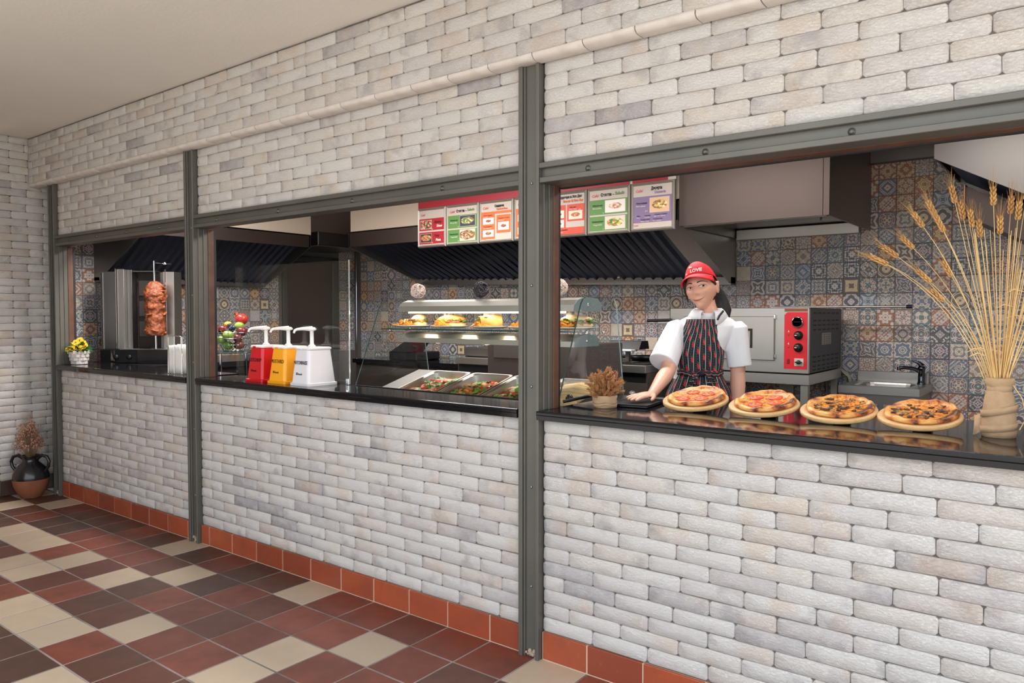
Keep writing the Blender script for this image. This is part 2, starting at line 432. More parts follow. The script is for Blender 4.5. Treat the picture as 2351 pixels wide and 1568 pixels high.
# ---- bricks
BR = []
def brick_mesh(L, seed, ztop=CH):
    rr = random.Random(seed); g = .0007; H = ztop; j = lambda a=.0012: rr.uniform(-a, a)
    rc = .0085
    out = [(g+rc, g), (L-g-rc, g), (L-g, g+rc), (L-g, H-g-rc), (L-g-rc, H-g), (g+rc, H-g), (g, H-g-rc), (g, g+rc)]
    mid = [(L*.5, g), (L*.5, H-g)]
    out = out[:1]+[mid[0]]+out[1:5]+[mid[1]]+out[5:]
    out = [(x+j(), z+j(.0014)) for x, z in out]; n = len(out); cx, cz = L/2, H/2
    def ring(ins, y): return [(x+(cx-x)/abs(cx-x+1e-9)*min(ins, abs(cx-x)), y+j(.0008), z+(cz-z)/abs(cz-z+1e-9)*min(ins, abs(cz-z))) for x, z in out]
    V = ring(0, .026)+ring(0, .0036)+ring(.0028, .0006+rr.uniform(-.0010, .0006)); F = []
    for k in (0, n):
        for i in range(n): F.append((k+i, k+n+i, k+n+(i+1) % n, k+(i+1) % n))
    c0, c1 = len(V), len(V)+1; V += [(L*.28, -.001+j(.0012), H/2), (L*.72, -.001+j(.0012), H/2)]
    T = [2*n+i for i in range(n)]
    F.append((T[1], c0, c1)); F.append((T[6], c1, c0))
    for a, c in [(0, 1)]: F.append((T[a], c0, T[c]))
    F.append((T[1], c1, T[2])); F.append((T[2], c1, T[3])); F.append((T[3], c1, T[4])); F.append((T[4], c1, T[5])); F.append((T[5], c1, T[6]))
    F.append((T[6], c0, T[7])); F.append((T[7], c0, T[8])); F.append((T[8], c0, T[9])); F.append((T[9], c0, T[0]))
    F = [f[::-1] for f in F]
    b = MB(); b.add(V, F, 0, True); return b.mesh('brick', M_brick)
FULL = [brick_mesh(.2405, 100+i) for i in range(14)]
HALF = [brick_mesh(.12, 300+i) for i in range(8)]
def lay(par, x0, x1, z0, z1, y, phase, seed, axis='x', flip=False):
    """running bond between x0..x1, z0..z1 (courses counted from z0 upwards)"""
    rr = random.Random(seed); k = 0; z = z0
    while z < z1-.012:
        top = min(CH, z1-z); x = x0; first = True
        off = phase if k % 2 == 0 else phase+.5
        off = off+rr.uniform(-.06, .06)
        wd = .2405*(off % 1.0) if (off % 1.0) > .12 else .2405*(off % 1.0)+.2405
        while x < x1-.02:
            w = min(wd if first else .2405+rr.uniform(-.004, .004), x1-x); first = False
            if x1-x-w < .03: w = x1-x
            small = w < .165
            me = rr.choice(HALF if small else FULL); Lr = .12 if small else .2405
            yy = y+rr.uniform(-.0022, .0022); sc = (w/Lr, 1, top/CH); rz = rr.uniform(-.004, .004)
            if axis == 'x': inst('brick', me, par, (x, yy, z+rr.uniform(-.0008, .0008)), (0, rr.uniform(-.006, .006), rz), sc)
            else: inst('brick', me, par, (y+rr.uniform(-.002, .002), x, z), (0, 0, radians(90)), sc)
            x += w
        z += CH; k += 1
for i in range(3):
    x0, x1 = POSTS[i]+PW+.003, POSTS[i+1]-PW-.002
    w = struct('wall_front', ['whitewashed brick wall under the left counter', 'whitewashed brick wall under the middle counter', 'whitewashed brick wall under the right counter'][i])
    MB().box(x0, x1, .0085, .12, 0, Z_CNT).build('joint_bed', M_grout, w)
    lay(w, x0, x1, Z_BASE, Z_CNT, 0, .98, 40+i)
    w = struct('wall_front', ['whitewashed brick panel over the left opening', 'whitewashed brick panel over the middle opening', 'whitewashed brick panel over the right opening'][i])
    MB().box(x0, x1, .0085, .14, Z_LIN1-.01, Z_LEDGE+.05).build('joint_bed', M_grout, w)
    lay(w, x0, x1, Z_LIN1, Z_LEDGE+.006, 0, .98, 60+i)
w = struct('wall_front', 'whitewashed brick header standing proud along the ceiling')
MB().box(XL, 1.28, PROUD+.0085, .14, Z_LEDGE+.028, Z_CEIL+.1).build('joint_bed', M_grout, w)
lay(w, XL+.002, 1.25, Z_LEDGE+.022, Z_CEIL, PROUD, .35, 77)
w2 = struct('wall_front', 'whitewashed brick pier at the far right end')
MB().box(POSTS[3]+PW+.003, 1.27, .0085, .12, 0, Z_LEDGE+.03).build('joint_bed', M_grout, w2)
lay(w2, POSTS[3]+PW+.003, 1.25, 0, Z_LEDGE+.006, 0, .98, 91)
# rounded stones lining the underside of the ledge
x = XL+.004; rr = random.Random(5)
while x < 1.2:
    L = .2405*rr.uniform(.92, 1.06); b = MB(); n = 9
    prof = [(.0, 0), (-.002, -.003), (-.010, -.006), (-.026, -.007), (-.05, -.006), (-.066, -.002), (-.0745, .006), (-.0765, .014), (-.0755, .022), (0, .022)]
    prof = [(y+rr.uniform(-.002, .002), z+rr.uniform(-.002, .002)) for y, z in prof]
    b.prism([(y, z) for y, z in prof], .002, L-.003, 'x', 0, True)
    b.build('brick', M_ledge, None).parent = w
    COL.objects[-1].location = (x, 0, Z_LEDGE+.002); x += L
# left porch wall
w = struct('wall_left', 'whitewashed brick wall at the far left end of the terrace')
MB().box(XL-.3, XL-.0085, -.325, .124, 0, Z_CEIL+.1).build('joint_bed', M_grout, w)
for k in range(46):
    z = .122+CH*k
    if z > Z_CEIL-.02: break
    rr = random.Random(900+k); top = min(CH, Z_CEIL-z)
    cuts = [-.32, -.205+rr.uniform(-.01, .01), 0.03+rr.uniform(-.01, .01), .12] if k % 2 else [-.32, -.085+rr.uniform(-.012, .012), .12]
    for a, c in zip(cuts, cuts[1:]):
        L = c-a; small = L < .165; me = rr.choice(HALF if small else FULL)
        inst('brick', me, w, (XL+rr.uniform(-.002, .002), a, z), (0, 0, radians(90)), (L/(.12 if small else .2405), 1, top/CH))
MB().box(XL-.02, POSTS[0]-PW+.03, .115, .13, 0, Z_CEIL).build('joint_bed', M_grout, w)
st(MB().box(XL-.3, XL-.02, -5.2, -.42, 0, Z_CEIL+.1).build('wall_left', M_cream), 'plain end wall of the terrace beyond the door')
d = struct('door_1', 'edge of an orange wooden door in the left wall')
M_orange = mat('orange_varnished_wood', (186, 118, 56), .4, var=(5, (164, 98, 44)))
MB().box(XL-.05, XL+.004, -.345, -.325, 0, 2.2, 0, .002).build('door_frame', M_white_pl, d)
MB().box(XL-.05, XL+.012, -.42, -.346, 0.13, 2.2, 0, .003).build('door_leaf', M_orange, d)
MB().box(XL-.02, XL+.016, -.42, -.33, 0.0, .128, 0, .003).build('skirting_tile', M_tred, d)
# terrace ceiling, roof added against the sun; unseen right part cut short for sky
b = MB(); b.prism([(-7.2, .0), (-7.2, -3.3), (-1.7, -3.3), (-1.7, -1.5), (1.3, -1.5), (1.3, .0)], Z_CEIL, Z_CEIL+.16, 'z'); st(b.build('ceiling', M_ceil), 'plain cream plastered terrace ceiling')
b = MB(); b.prism([(-7.4, 3.8), (-7.4, -3.35), (-1.65, -3.35), (-1.65, -1.55), (1.35, -1.55), (1.35, 3.8)], Z_CEIL+.16, Z_CEIL+.3, 'z'); st(b.build('roof', M_ceil), 'flat roof slab')

# ---- steel posts
def hexbolt(): return None
for i, xc in enumerate(POSTS):
    p = struct('trim_%d' % (i+1), ['dark grey steel post in the left corner', 'dark grey steel post between the left and middle counters', 'dark grey steel post between the middle and right counters', 'dark grey steel post at the far right'][i], (xc, 0, 0))
    b = MB()
    b.box(-PW, -PW+.020, -.032, .06, 0, Z_LEDGE-.004, 0, .002); b.box(-PW+.020, -PW+.028, -.022, .06, 0, Z_LEDGE-.004, 0, .002)
    b.box(-PW+.028, PW-.022, -.012, .06, 0, Z_LEDGE-.004)
    b.box(PW-.022, PW-.016, -.019, .06, 0, Z_LEDGE-.004, 0, .001); b.box(PW-.016, PW, -.032, .06, 0, Z_LEDGE-.004, 0, .002)
    b.build('channel', M_alu, p, True)
    b = MB(); b.lathe([(.0, -.0055), (.004, -.005), (.006, -.003), (.006, 0)], n=8, M=Matrix.Rotation(radians(-90), 4, 'X'))
    b.v = [(x, y, z) for x, y, z in b.v]; bm = b.mesh('screw', M_alu2)
    z = .3
    while z < 2.4:
        inst('screw', bm, p, (.004, -.0125, z)); z += .42 if i else .6
    r2 = random.Random(i); b = MB()
    for _ in range(14): b.ball((r2.uniform(-.02, .025), -.014+r2.uniform(-.004, .002), r2.uniform(0, .035)), r2.uniform(.004, .011), 6, 4)
    o = b.build('mortar_crumbs', mat('dry_mortar', (168, 150, 128), .95), p, True); o['kind'] = 'stuff'
# ---- lintels
b = MB(); b.lathe([(.0125, 0), (.0125, .0015), (.0075, .002), (.0075, .007), (.004, .0085), (0, .009)], n=10, M=Matrix.Rotation(radians(90), 4, 'X'))
bm_bolt = b.mesh('bolt', M_alu2 if False else M_alu)
for i in range(3):
    x0, x1 = POSTS[i]+PW, POSTS[i+1]-PW
    p = struct('trim_%d' % (i+5), ['dark grey steel lintel over the left opening', 'dark grey steel lintel over the middle opening', 'dark grey steel lintel over the right opening'][i])
    b = MB(); b.box(x0, x1, -.03, .06, Z_LIN1-.022, Z_LIN1, 0, .002); b.box(x0, x1, -.006, .06, Z_LIN0+.018, Z_LIN1-.022)
    b.box(x0, x1, -.026, .07, Z_LIN0, Z_LIN0+.022, 0, .002); b.build('channel', M_alu, p)
    n = 5 if i == 2 else 4
    for k in range(n):
        inst('bolt', bm_bolt, p, (x0+.22+k*(x1-x0-.3)/(n-.4), -.006, Z_LIN0+.036), (0, 0, 0))
# ---- window frames of the three openings (jambs, brown inner frame)
for i in range(3):
    x0, x1 = POSTS[i]+PW, POSTS[i+1]-PW
    wdw = struct('window_%d' % (i+1), ['grey and brown frame of the left serving opening', 'grey and brown frame of the middle serving opening', 'grey and brown frame of the right serving opening'][i])
    for sgn, xa in ((1, x0), (-1, x1)):
        def bx(a, c, y0, y1, m, nm):
            q = sorted((xa+sgn*a, xa+sgn*c)); MB().box(q[0], q[1], y0, y1, Z_TOP, Z_LIN0, 0, .0015).build(nm, m, wdw)
        bx(-.03, .006, .0, .030, M_alu, 'jamb'); bx(-.03, .010, .031, .060, M_alu, 'jamb')
        bx(-.03, .013, .061, .100, M_brown, 'inner_frame'); bx(-.03, .009, .1005, .118, M_gasket, 'gasket')
    dz = .002 if i == 2 else -.022
    MB().box(x0, x1, .062, .125, Z_LIN0-dz, Z_LIN0+.04, 0, .002).build('inner_frame', M_brown, wdw)
    MB().box(x0, x1, .1255, .14, Z_LIN0-dz-.004, Z_LIN0+.04, 0, .001).build('gasket', M_gasket, wdw)

# ---- granite counters
for i, (yb, lab) in enumerate([(.34, 'polished black granite counter top of the left opening'), (.255, 'polished black granite counter top of the middle opening'), (.735, 'polished black granite counter top of the right opening')]):
    x0, x1 = POSTS[i]+PW-(.012 if i == 2 else 0)+.004, POSTS[i+1]-PW-.006
    b = MB(); r = .006
    prof = [(-.034, Z_CNT+.002), (-.034, Z_CNT+.02), (-.036, Z_CNT+.024), (-.036, Z_TOP-.008), (-.033, Z_TOP-.002), (-.027, Z_TOP), (yb, Z_TOP), (yb, Z_CNT+.002)]
    b.prism(prof, x0, x1, 'x')
    o = b.build('granite_counter', M_granite); tag(o, lab, 'counter', 'granite counter tops')

# ================================================================ KITCHEN SHELL
KX0, KX1, KY1, KF, KC = -6.90, 1.0, 3.42, .10, 2.72
st(MB().box(-7.2, 1.3, .125, 3.7, -.1, KF).build('floor', mat('grey_kitchen_floor', (96, 92, 88), .5)), 'grey kitchen floor behind the counter')
st(MB().box(-7.2, 1.3, .14, 3.7, KC, KC+.12).build('ceiling', M_cream), 'cream kitchen ceiling')
wl = struct('wall_left', 'patterned tile wall at the left end of the kitchen')
wb = struct('wall_back', 'patchwork of patterned tiles along the back of the kitchen')
wr = st(MB().box(KX1, KX1+.2, .125, 3.7, 0, KC).build('wall_right', M_cream), 'right kitchen wall')
M_tgrout = mat('grey_tile_joint', (112, 106, 100), .9)
MB().box(KX0-.2, KX0-.006, .05, 3.7, 0, KC+.1).build('wall_core', M_cream, wl)
MB().box(KX0-.2, KX1+.2, KY1+.006, KY1+.2, 0, KC+.1).build('wall_core', M_cream, wb)
MB().box(KX0-.006, KX0-.0025, .125, KY1, KF, 2.30).build('tile_joint', M_tgrout, wl)
MB().box(KX0, KX1, KY1+.0025, KY1+.006, KF, 2.53).build('tile_joint', M_tgrout, wb)
# patterned tiles
def f_tile(t, p):
    uv = t.n.new('ShaderNodeUVMap').outputs[0]; s = t.sep(uv)
    u = t.m('MULTIPLY_ADD', s[0], 2, -1); v = t.m('MULTIPLY_ADD', s[1], 2, -1)
    tid = t.attr('tid')
    H = []
    for k in (1.0, 2.37, 3.91):
        w_, c_ = t.white(t.m('MULTIPLY', tid, k)); q = t.n.new('ShaderNodeSeparateColor'); t.link(c_, q.inputs[0]); H += list(q.outputs)
    au, av = t.m('ABSOLUTE', u), t.m('ABSOLUTE', v)
    u2, v2 = t.m('MULTIPLY', u, u), t.m('MULTIPLY', v, v); r2 = t.m('ADD', u2, v2); r = t.m('SQRT', r2)
    c4 = t.m('SUBTRACT', 1, t.m('DIVIDE', t.m('MULTIPLY', 8, t.m('MULTIPLY', u2, v2)), t.m('ADD', t.m('MULTIPLY', r2, r2), .001)))
    c8 = t.m('SUBTRACT', t.m('MULTIPLY', 2, t.m('MULTIPLY', c4, c4)), 1)
    d1 = t.m('MULTIPLY', t.m('ADD', au, av), .72); mx = t.m('MAXIMUM', au, av)
    pick = lambda h, lo: t.m('GREATER_THAN', h, lo)
    lerp = lambda f, a, b_: t.m('ADD', a, t.m('MULTIPLY', f, t.m('SUBTRACT', b_, a)))
    s1 = lerp(pick(H[0], .45), r, lerp(pick(H[0], .78), d1, mx))
    pet = lerp(pick(H[1], .5), c4, c8)
    s1 = t.m('MULTIPLY', s1, t.m('ADD', 1, t.m('MULTIPLY', t.m('MULTIPLY', H[2], .34), pet)))
    w1 = t.m('SINE', t.m('ADD', t.m('MULTIPLY', s1, t.m('MULTIPLY_ADD', H[3], 11, 5)), t.m('MULTIPLY', H[4], 6.3)))
    cu, cv = t.m('SUBTRACT', 1, au), t.m('SUBTRACT', 1, av)
    rc = t.m('SQRT', t.m('ADD', t.m('MULTIPLY', cu, cu), t.m('MULTIPLY', cv, cv)))
    rc = lerp(pick(H[5], .6), rc, t.m('MULTIPLY', t.m('ADD', cu, cv), .7))
    w2 = t.m('SINE', t.m('MULTIPLY', rc, t.m('MULTIPLY_ADD', H[5], 12, 6)))
    grid = t.m('MULTIPLY', t.m('SINE', t.m('MULTIPLY', u, 14.2)), t.m('SINE', t.m('MULTIPLY', v, 14.2)))
    tot = t.m('ADD', t.m('ADD', t.m('MULTIPLY', w1, .9), t.m('MULTIPLY', w2, t.m('MULTIPLY', H[6], 1.2))), t.m('MULTIPLY', grid, t.m('MULTIPLY', pick(H[7], .62), .8)))
    wear = t.noise(uv, 9, 3)
    tot = t.m('ADD', tot, t.m('MULTIPLY', t.m('SUBTRACT', wear, .5), .5))
    light = t.ramp(H[8], [(0, srgb(204, 200, 193)), (.4, srgb(194, 194, 196)), (.7, srgb(210, 196, 176)), (.86, srgb(218, 198, 156)), (1, srgb(196, 188, 180))], 'CONSTANT')
    dark = t.ramp(H[1], [(0, srgb(92, 108, 132)), (.17, srgb(100, 84, 74)), (.36, srgb(124, 120, 122)), (.52, srgb(86, 108, 112)), (.66, srgb(158, 98, 68)), (.78, srgb(66, 66, 74)), (.9, srgb(140, 122, 106))], 'CONSTANT')
    acc = t.ramp(H[6], [(0, srgb(176, 96, 58)), (.25, srgb(112, 132, 152)), (.5, srgb(190, 160, 96)), (.7, srgb(132, 78, 70)), (.85, srgb(150, 146, 140))], 'CONSTANT')
    a1 = t.ramp(tot, [(.47, (0, 0, 0, 1)), (.56, (1, 1, 1, 1))]); 
    f = t.m('MULTIPLY_ADD', tot, .25, .5)
    col = t.mix(t.ramp(f, [(.46, (0, 0, 0, 1)), (.53, (1, 1, 1, 1))]), dark, light)
    col = t.mix(t.ramp(f, [(.70, (0, 0, 0, 1)), (.76, (1, 1, 1, 1))]), col, acc)
    edge = t.m('MULTIPLY', pick(H[3], .55), t.m('GREATER_THAN', mx, .86))
    col = t.mix(t.m('MULTIPLY', edge, .7), col, dark)
    flat = t.m('MULTIPLY', t.m('GREATER_THAN', H[4], .92), .8)
    col = t.mix(flat, col, light)
    col = t.mix(.20, col, srgb(158, 152, 148))
    col = t.mix(1.0, col, (1.42, 1.40, 1.42, 1), 'MULTIPLY')
    t.link(col, p.inputs['Base Color'])
M_ptile = mat('patterned_cement_tile', rough=.42, fn=f_tile)
TS = .1165
def ptile_mesh(tid, cells=None, axis='y'):
    """tile in its own plane: 'y' = back wall (x,z, facing -y), 'x' = left wall (y,z, facing +x)"""
    b = MB(); uvs = []; ids = []
    for (a, z, t_) in (cells or [(0, 0, tid)]):
        g = .0016; e = .0014
        for ins, d in ((g, .0055), (g, .0012), (g+e, 0)):
            pass
        def P(aa, zz, d): return (aa, d, zz) if axis == 'y' else (-d, aa, zz)
        q = []
        for ins, d in ((g, .005), (g, .0012), (g+e, 0.0)):
            q += [P(a+ins, z+ins, d), P(a+TS-ins, z+ins, d), P(a+TS-ins, z+TS-ins, d), P(a+ins, z+TS-ins, d)]
        F = [(k+i, k+(i+1) % 4, k+4+(i+1) % 4, k+4+i) for k in (0, 4) for i in range(4)]+[(8, 9, 10, 11)]
        b.add(q, F)
        for fc in F:
            ids.append(t_)
            for vi in fc:
                pnt = q[vi]; aa = pnt[0] if axis == 'y' else pnt[1]; uvs.append(((aa-a)/TS, (pnt[2]-z)/TS))
    me = b.mesh('wall_tile', M_ptile); l = me.uv_layers.new(name='UVMap')
    for i, u in enumerate(uvs): l.data[i].uv = u
    at = me.attributes.new('tid', 'FLOAT', 'FACE')
    for i, t_ in enumerate(ids): at.data[i].value = t_
    return me
PB = [ptile_mesh(3.17+i*1.731) for i in range(64)]
PL = [ptile_mesh(3.17+i*1.731, axis='x') for i in range(64)]
rr = random.Random(21); cells = []; X_T0 = -2.285-TS*40; nind = 0
NZ = int((2.52-KF)/TS)+1
for i in range(0, 67):
    for k in range(NZ):
        x = X_T0+TS*i; z = 2.525-TS*(k+1)
        if x < KX0: continue
        if x > KX1-TS or z < KF: continue
        if -2.32 < x < -.10 and .86 < z and nind < 300: 
            inst('wall_tile', rr.choice(PB), wb, (x, KY1, z)); nind += 1
        else: cells.append((x, z, 3.17+rr.randrange(64)*1.731))
o = bpy.data.objects.new('wall_tile', ptile_mesh(0, cells)); COL.objects.link(o); o.parent = wb; o.location = (0, KY1, 0); o['kind'] = 'stuff'
DY0, DY1, DZ1 = 2.40, 3.10, 2.07
for i in range(28):
    for k in range(18):
        y = .13+TS*i; z = 2.30-TS*(k+1)
        if y > KY1-TS+.02 or z < .95 or (DY0-.06 < y < DY1-.02 and z < DZ1): continue
        inst('wall_tile', rr.choice(PL), wl, (KX0, y, z))
# kitchen door in the left wall
d = struct('door_2', 'dark brown kitchen door with a dark frame')
M_dkdoor = mat('dark_wenge_door', (44, 30, 32), .45, var=(9, (36, 25, 27)))
M_dkframe = mat('dark_grey_door_frame', (62, 64, 64), .4)
MB().box(KX0-.04, KX0+.012, DY0+.03, DY1-.06, KF, DZ1-.05, 0, .003).build('door_leaf', M_dkdoor, d)
b = MB(); b.box(KX0-.02, KX0+.035, DY0-.02, DY0+.03, KF, DZ1, 0, .003); b.box(KX0-.02, KX0+.035, DY1-.06, DY1+.03, KF, DZ1, 0, .003); b.box(KX0-.02, KX0+.035, DY0-.02, DY1+.03, DZ1-.05, DZ1+.01, 0, .003)
b.build('door_frame', M_dkframe, d)
b = MB(); b.tube([(KX0+.012, DY1-.13, 1.1), (KX0+.06, DY1-.13, 1.1), (KX0+.06, DY1-.25, 1.1)], .009); b.build('door_handle', M_steel, d)
st(MB().box(KX0-.01, KX0+.014, KY1-.014, KY1+.01, KF, 2.03, 0, .002).build('trim_8', M_chrome), 'bright metal corner strip')
# housings of the added, unseen kitchen fill lamps
M_lamp = mat('lamp_diffuser', (255, 250, 240), .5, emit=((255, 244, 228), 2.5))
proto = None
for i, (x, y) in enumerate(KL):
    l = thing('ceiling_light', ['slim white ceiling light at the left end of the kitchen', 'slim white ceiling light over the aisle behind the display case', 'slim white ceiling light over the person in the red cap', 'slim white ceiling light at the right end of the kitchen'][i], 'lamp', (x, y, KC), 0, 'kitchen ceiling lights')
    MB().box(-.6, .6, -.09, .09, -.05, 0, 0, .008).build('housing', M_white_pl, l, True)
    MB().box(-.57, .57, -.07, .07, -.06, -.0505).build('diffuser', M_lamp, l, True)
# ================================================================ KITCHEN EQUIPMENT
# ---- left hood, along the left wall
def hood_filters(b, P0, P1, Q0, Q1, n, mi=0):
    """baffle filter slats: ribs from lower edge P0-P1 to upper edge Q0-Q1"""
    P0, P1, Q0, Q1 = map(Vector, (P0, P1, Q0, Q1)); nr = (P1-P0).cross(Q0-P0).normalized()
    if nr.z > 0: nr = -nr
    for k in range(n):
        a, c = (k+.12)/n, (k+.62)/n
        p0, p1 = P0.lerp(P1, a), P0.lerp(P1, c); q0, q1 = Q0.lerp(Q1, a), Q0.lerp(Q1, c); m0, m1 = (p0+p1)/2+nr*.02, (q0+q1)/2+nr*.02
        b.add([p0, m0, p1, q0, m1, q1], [(0, 1, 4, 3), (1, 2, 5, 4), (0, 2, 1), (3, 4, 5)], mi)
h = thing('extractor_hood', 'steel extractor hood on the left wall over the grill', 'hood', (KX0, 1.285, 1.70), 0, 'kitchen hoods')
y0, y1, xw, xl = .46, 2.11, KX0+.004, KX0+.85; zb, zl, zt = 1.735, 2.09, 2.215
side = [(xw, zb), (xw+.10, zb), (xl, zl), (xl, zt), (xw, zt)]
for ya in (y0, y1-.014): MB().prism(side, ya, ya+.014, 'y').build('side_panel', M_steel_d, h)
MB().box(xl-.012, xl, y0, y1, zl, zt, 0, .002).build('front_panel', M_hood, h)
MB().box(xw, xl, y0+.014, y1-.014, zt-.012, zt).build('top_panel', M_steel_d, h)
MB().box(xw, xw+.10, y0, y1, zb-.012, zb+.03, 0, .002).build('grease_gutter', M_steel_d, h)
b = MB(); b.quad((xw+.09, y0+.014, zb+.03), (xw+.09, y1-.014, zb+.03), (xl-.12, y1-.014, zl+.05), (xl-.12, y0+.014, zl+.05))
hood_filters(b, (xw+.09, y0+.02, zb+.03), (xw+.09, y1-.02, zb+.03), (xl-.12, y0+.02, zl+.05), (xl-.12, y1-.02, zl+.05), 22)
b.build('filter', M_filter, h)
MB().box(xl-.12, xl-.06, y0+.014, y1-.014, zl+.045, zl+.06).build('filter_rail', M_hood, h)
for yy in (.7, 1.2, 1.9): MB().box(xw+.08, xw+.1, yy, yy+.04, zb+.03, zb+.06, 0, .003).build('clip', M_chrome, h)
# painted bulkheads over the hoods
st(MB().box(KX0, xl-.03, .14, 2.14, zt+.002, KC).build('trim_9', M_cream), 'cream boxed-in bulkhead over the left hood')
st(MB().box(-5.74, -2.29, 2.35, KY1, 2.245, KC).build('trim_10', M_cream), 'cream boxed-in bulkhead over the long hood')
dark_box = thing('duct', 'dark grey ventilation duct in the left kitchen corner', 'duct', (-6.6, 2.75, 2.3))  # plain dark box for a dark patch of unknown kind
b = MB(); b.box(KX0+.004, -6.25, 2.36, 3.0, 2.15, 2.285, 0, .006); b.box(KX0+.004, -6.22, 2.33, 3.03, 2.135, 2.15, 0, .004); b.build('duct_body', M_steel_d, dark_box)

# ---- long central hood on the back wall
h = thing('extractor_hood', 'long steel extractor hood with dark filters behind the menu boards', 'hood', (-4.0, KY1, 1.7), 0, 'kitchen hoods')
x0, x1, yl, yw = -5.75, -2.29, 2.335, KY1-.004; zb0, zb1, zl, zt = 1.775, 1.69, 2.095, 2.24
for xa, zb in ((x0, zb0), (x1-.014, zb1)):
    pr = [(yw, zb), (yw-.10, zb), (yl, zl), (yl, zt), (yw, zt)]
    MB().prism(pr, xa, xa+.014, 'x').build('side_panel', M_steel, h)
MB().box(x0, x1, yl, yl+.012, zl, zt, 0, .002).build('front_panel', M_hood, h)
MB().box(x0, x1, yl, yw, zt-.01, zt).build('top_panel', M_steel_d, h)
b = MB(); V = [(x0, yw, zb0-.012), (x1, yw, zb1-.012), (x1, yw-.1, zb1-.012), (x0, yw-.1, zb0-.012), (x0, yw, zb0+.05), (x1, yw, zb1+.05), (x1, yw-.1, zb1+.05), (x0, yw-.1, zb0+.05)]
b.add(V, [(0, 3, 2, 1), (4, 5, 6, 7), (0, 1, 5, 4), (1, 2, 6, 5), (2, 3, 7, 6), (3, 0, 4, 7)]); b.build('grease_gutter', M_steel_d, h)
b = MB(); A, B_, C_, D_ = (x0+.014, yw-.09, zb0+.05), (x1-.25, yw-.09, zb1+.05), (x1-.25, yl+.10, zl+.05), (x0+.014, yl+.10, zl+.05)
b.quad(A, B_, C_, D_); hood_filters(b, A, B_, D_, C_, 34)
b.build('filter', M_filter, h)
MB().quad((x1-.25, yw-.09, zb1+.05), (x1-.014, yw-.09, zb1+.05), (x1-.014, yl+.1, zl+.05), (x1-.25, yl+.1, zl+.05)).build('blank_panel', M_steel, h)
MB().box(x0+.014, x1-.014, yl+.012, yl+.10, zl+.045, zl+.06).build('filter_rail', M_steel_d, h)
for k in range(7):
    xx = x0+.75+k*.42; zz = zb0+(zb1-zb0)*(xx-x0)/(x1-x0)+.05
    MB().box(xx, xx+.03, yw-.115, yw-.1, zz-.01, zz+.035, 0, .003).build('clip', M_chrome, h)

# ---- box hood over the pizza oven
h = thing('extractor_hood', 'box-shaped brushed steel hood above the pizza oven', 'hood', (-1.78, 2.9, 2.05), 0, 'kitchen hoods')
bx0, bx1, by0, by1, bz0 = -2.278, -1.285, 2.325, KY1-.004, 2.05
MB().box(bx0, bx1-.04, by0, by0+.012, bz0, KC-.004, 0, .001).build('front_panel', M_hood, h)
MB().box(bx1-.038, bx1, by0-.001, by0+.012, bz0, KC-.004, 0, .001).build('corner_strip', M_hood, h)
for xa in (bx0, bx1-.012): MB().box(xa, xa+.012, by0+.013, by1, bz0-.0, KC-.004).build('side_panel', M_steel_d, h)
MB().box(bx0+.012, bx1-.012, by0+.10, by1, bz0+.07, bz0+.085).build('under_panel', M_steel_d, h)
MB().box(bx0+.02, bx1-.02, by0+.02, by0+.06, bz0-.004, bz0+.03, 0, .003).build('grease_gutter', M_steel, h)
MB().box(bx0+.02, bx1-.06, by1-.08, by1-.03, bz0-.02, bz0+.06, 0, .003).build('grease_gutter', M_steel, h)
MB().box(bx1-.11, bx1-.1, by0+.2, by0+.21, bz0-.004, bz0+.07).build('drain_pin', M_chrome, h)
# upper wall panel right of it
st(MB().box(bx1, KX1, KY1-.05, KY1, 2.527, KC, 0, .002).build('trim_11', M_steel_d), 'grey steel cover strip above the wall tiles')

# ---- right hood with a lower steel box, on the right
h = thing('extractor_hood', 'grey steel hood with sloping underside at the top right', 'hood', (.2, 2.6, 2.1), 0, 'kitchen hoods')
pr = [(-.735, 2.66), (-.735, 2.335), (.35, 1.73), (.45, 1.73), (.45, 2.66)]
MB().prism(pr, 2.40, 2.414, 'y').build('side_panel', M_steel_d, h)
MB().prism(pr, KY1-.03, KY1-.016, 'y').build('side_panel', M_steel_d, h)
MB().box(-.735, -.723, 2.414, KY1-.03, 2.335, 2.66, 0, .001).build('front_panel', M_hood, h)
MB().box(-.73, .45, 2.414, KY1-.03, 2.645, 2.66).build('top_panel', M_steel_d, h)
b = MB(); A, B_, C_, D_ = (.33, 2.42, 1.78), (.33, KY1-.04, 1.78), (-.68, KY1-.04, 2.345), (-.68, 2.42, 2.345)
b.quad(A, B_, C_, D_); hood_filters(b, A, B_, D_, C_, 16); b.build('filter', M_filter, h)
b = MB(); b.prism([(-.60, 2.19), (-.60, 2.02), (.3, 1.52), (.3, 1.70)], 2.60, 3.15, 'y'); b.build('baffle_box', M_hood, h)
b = MB(); b.box(-.606, -.598, 2.585, 3.16, 2.01, 2.2, 0, .001); b.build('edge_trim', mat('copper_edge', (176, 122, 88), .35, .8), h)

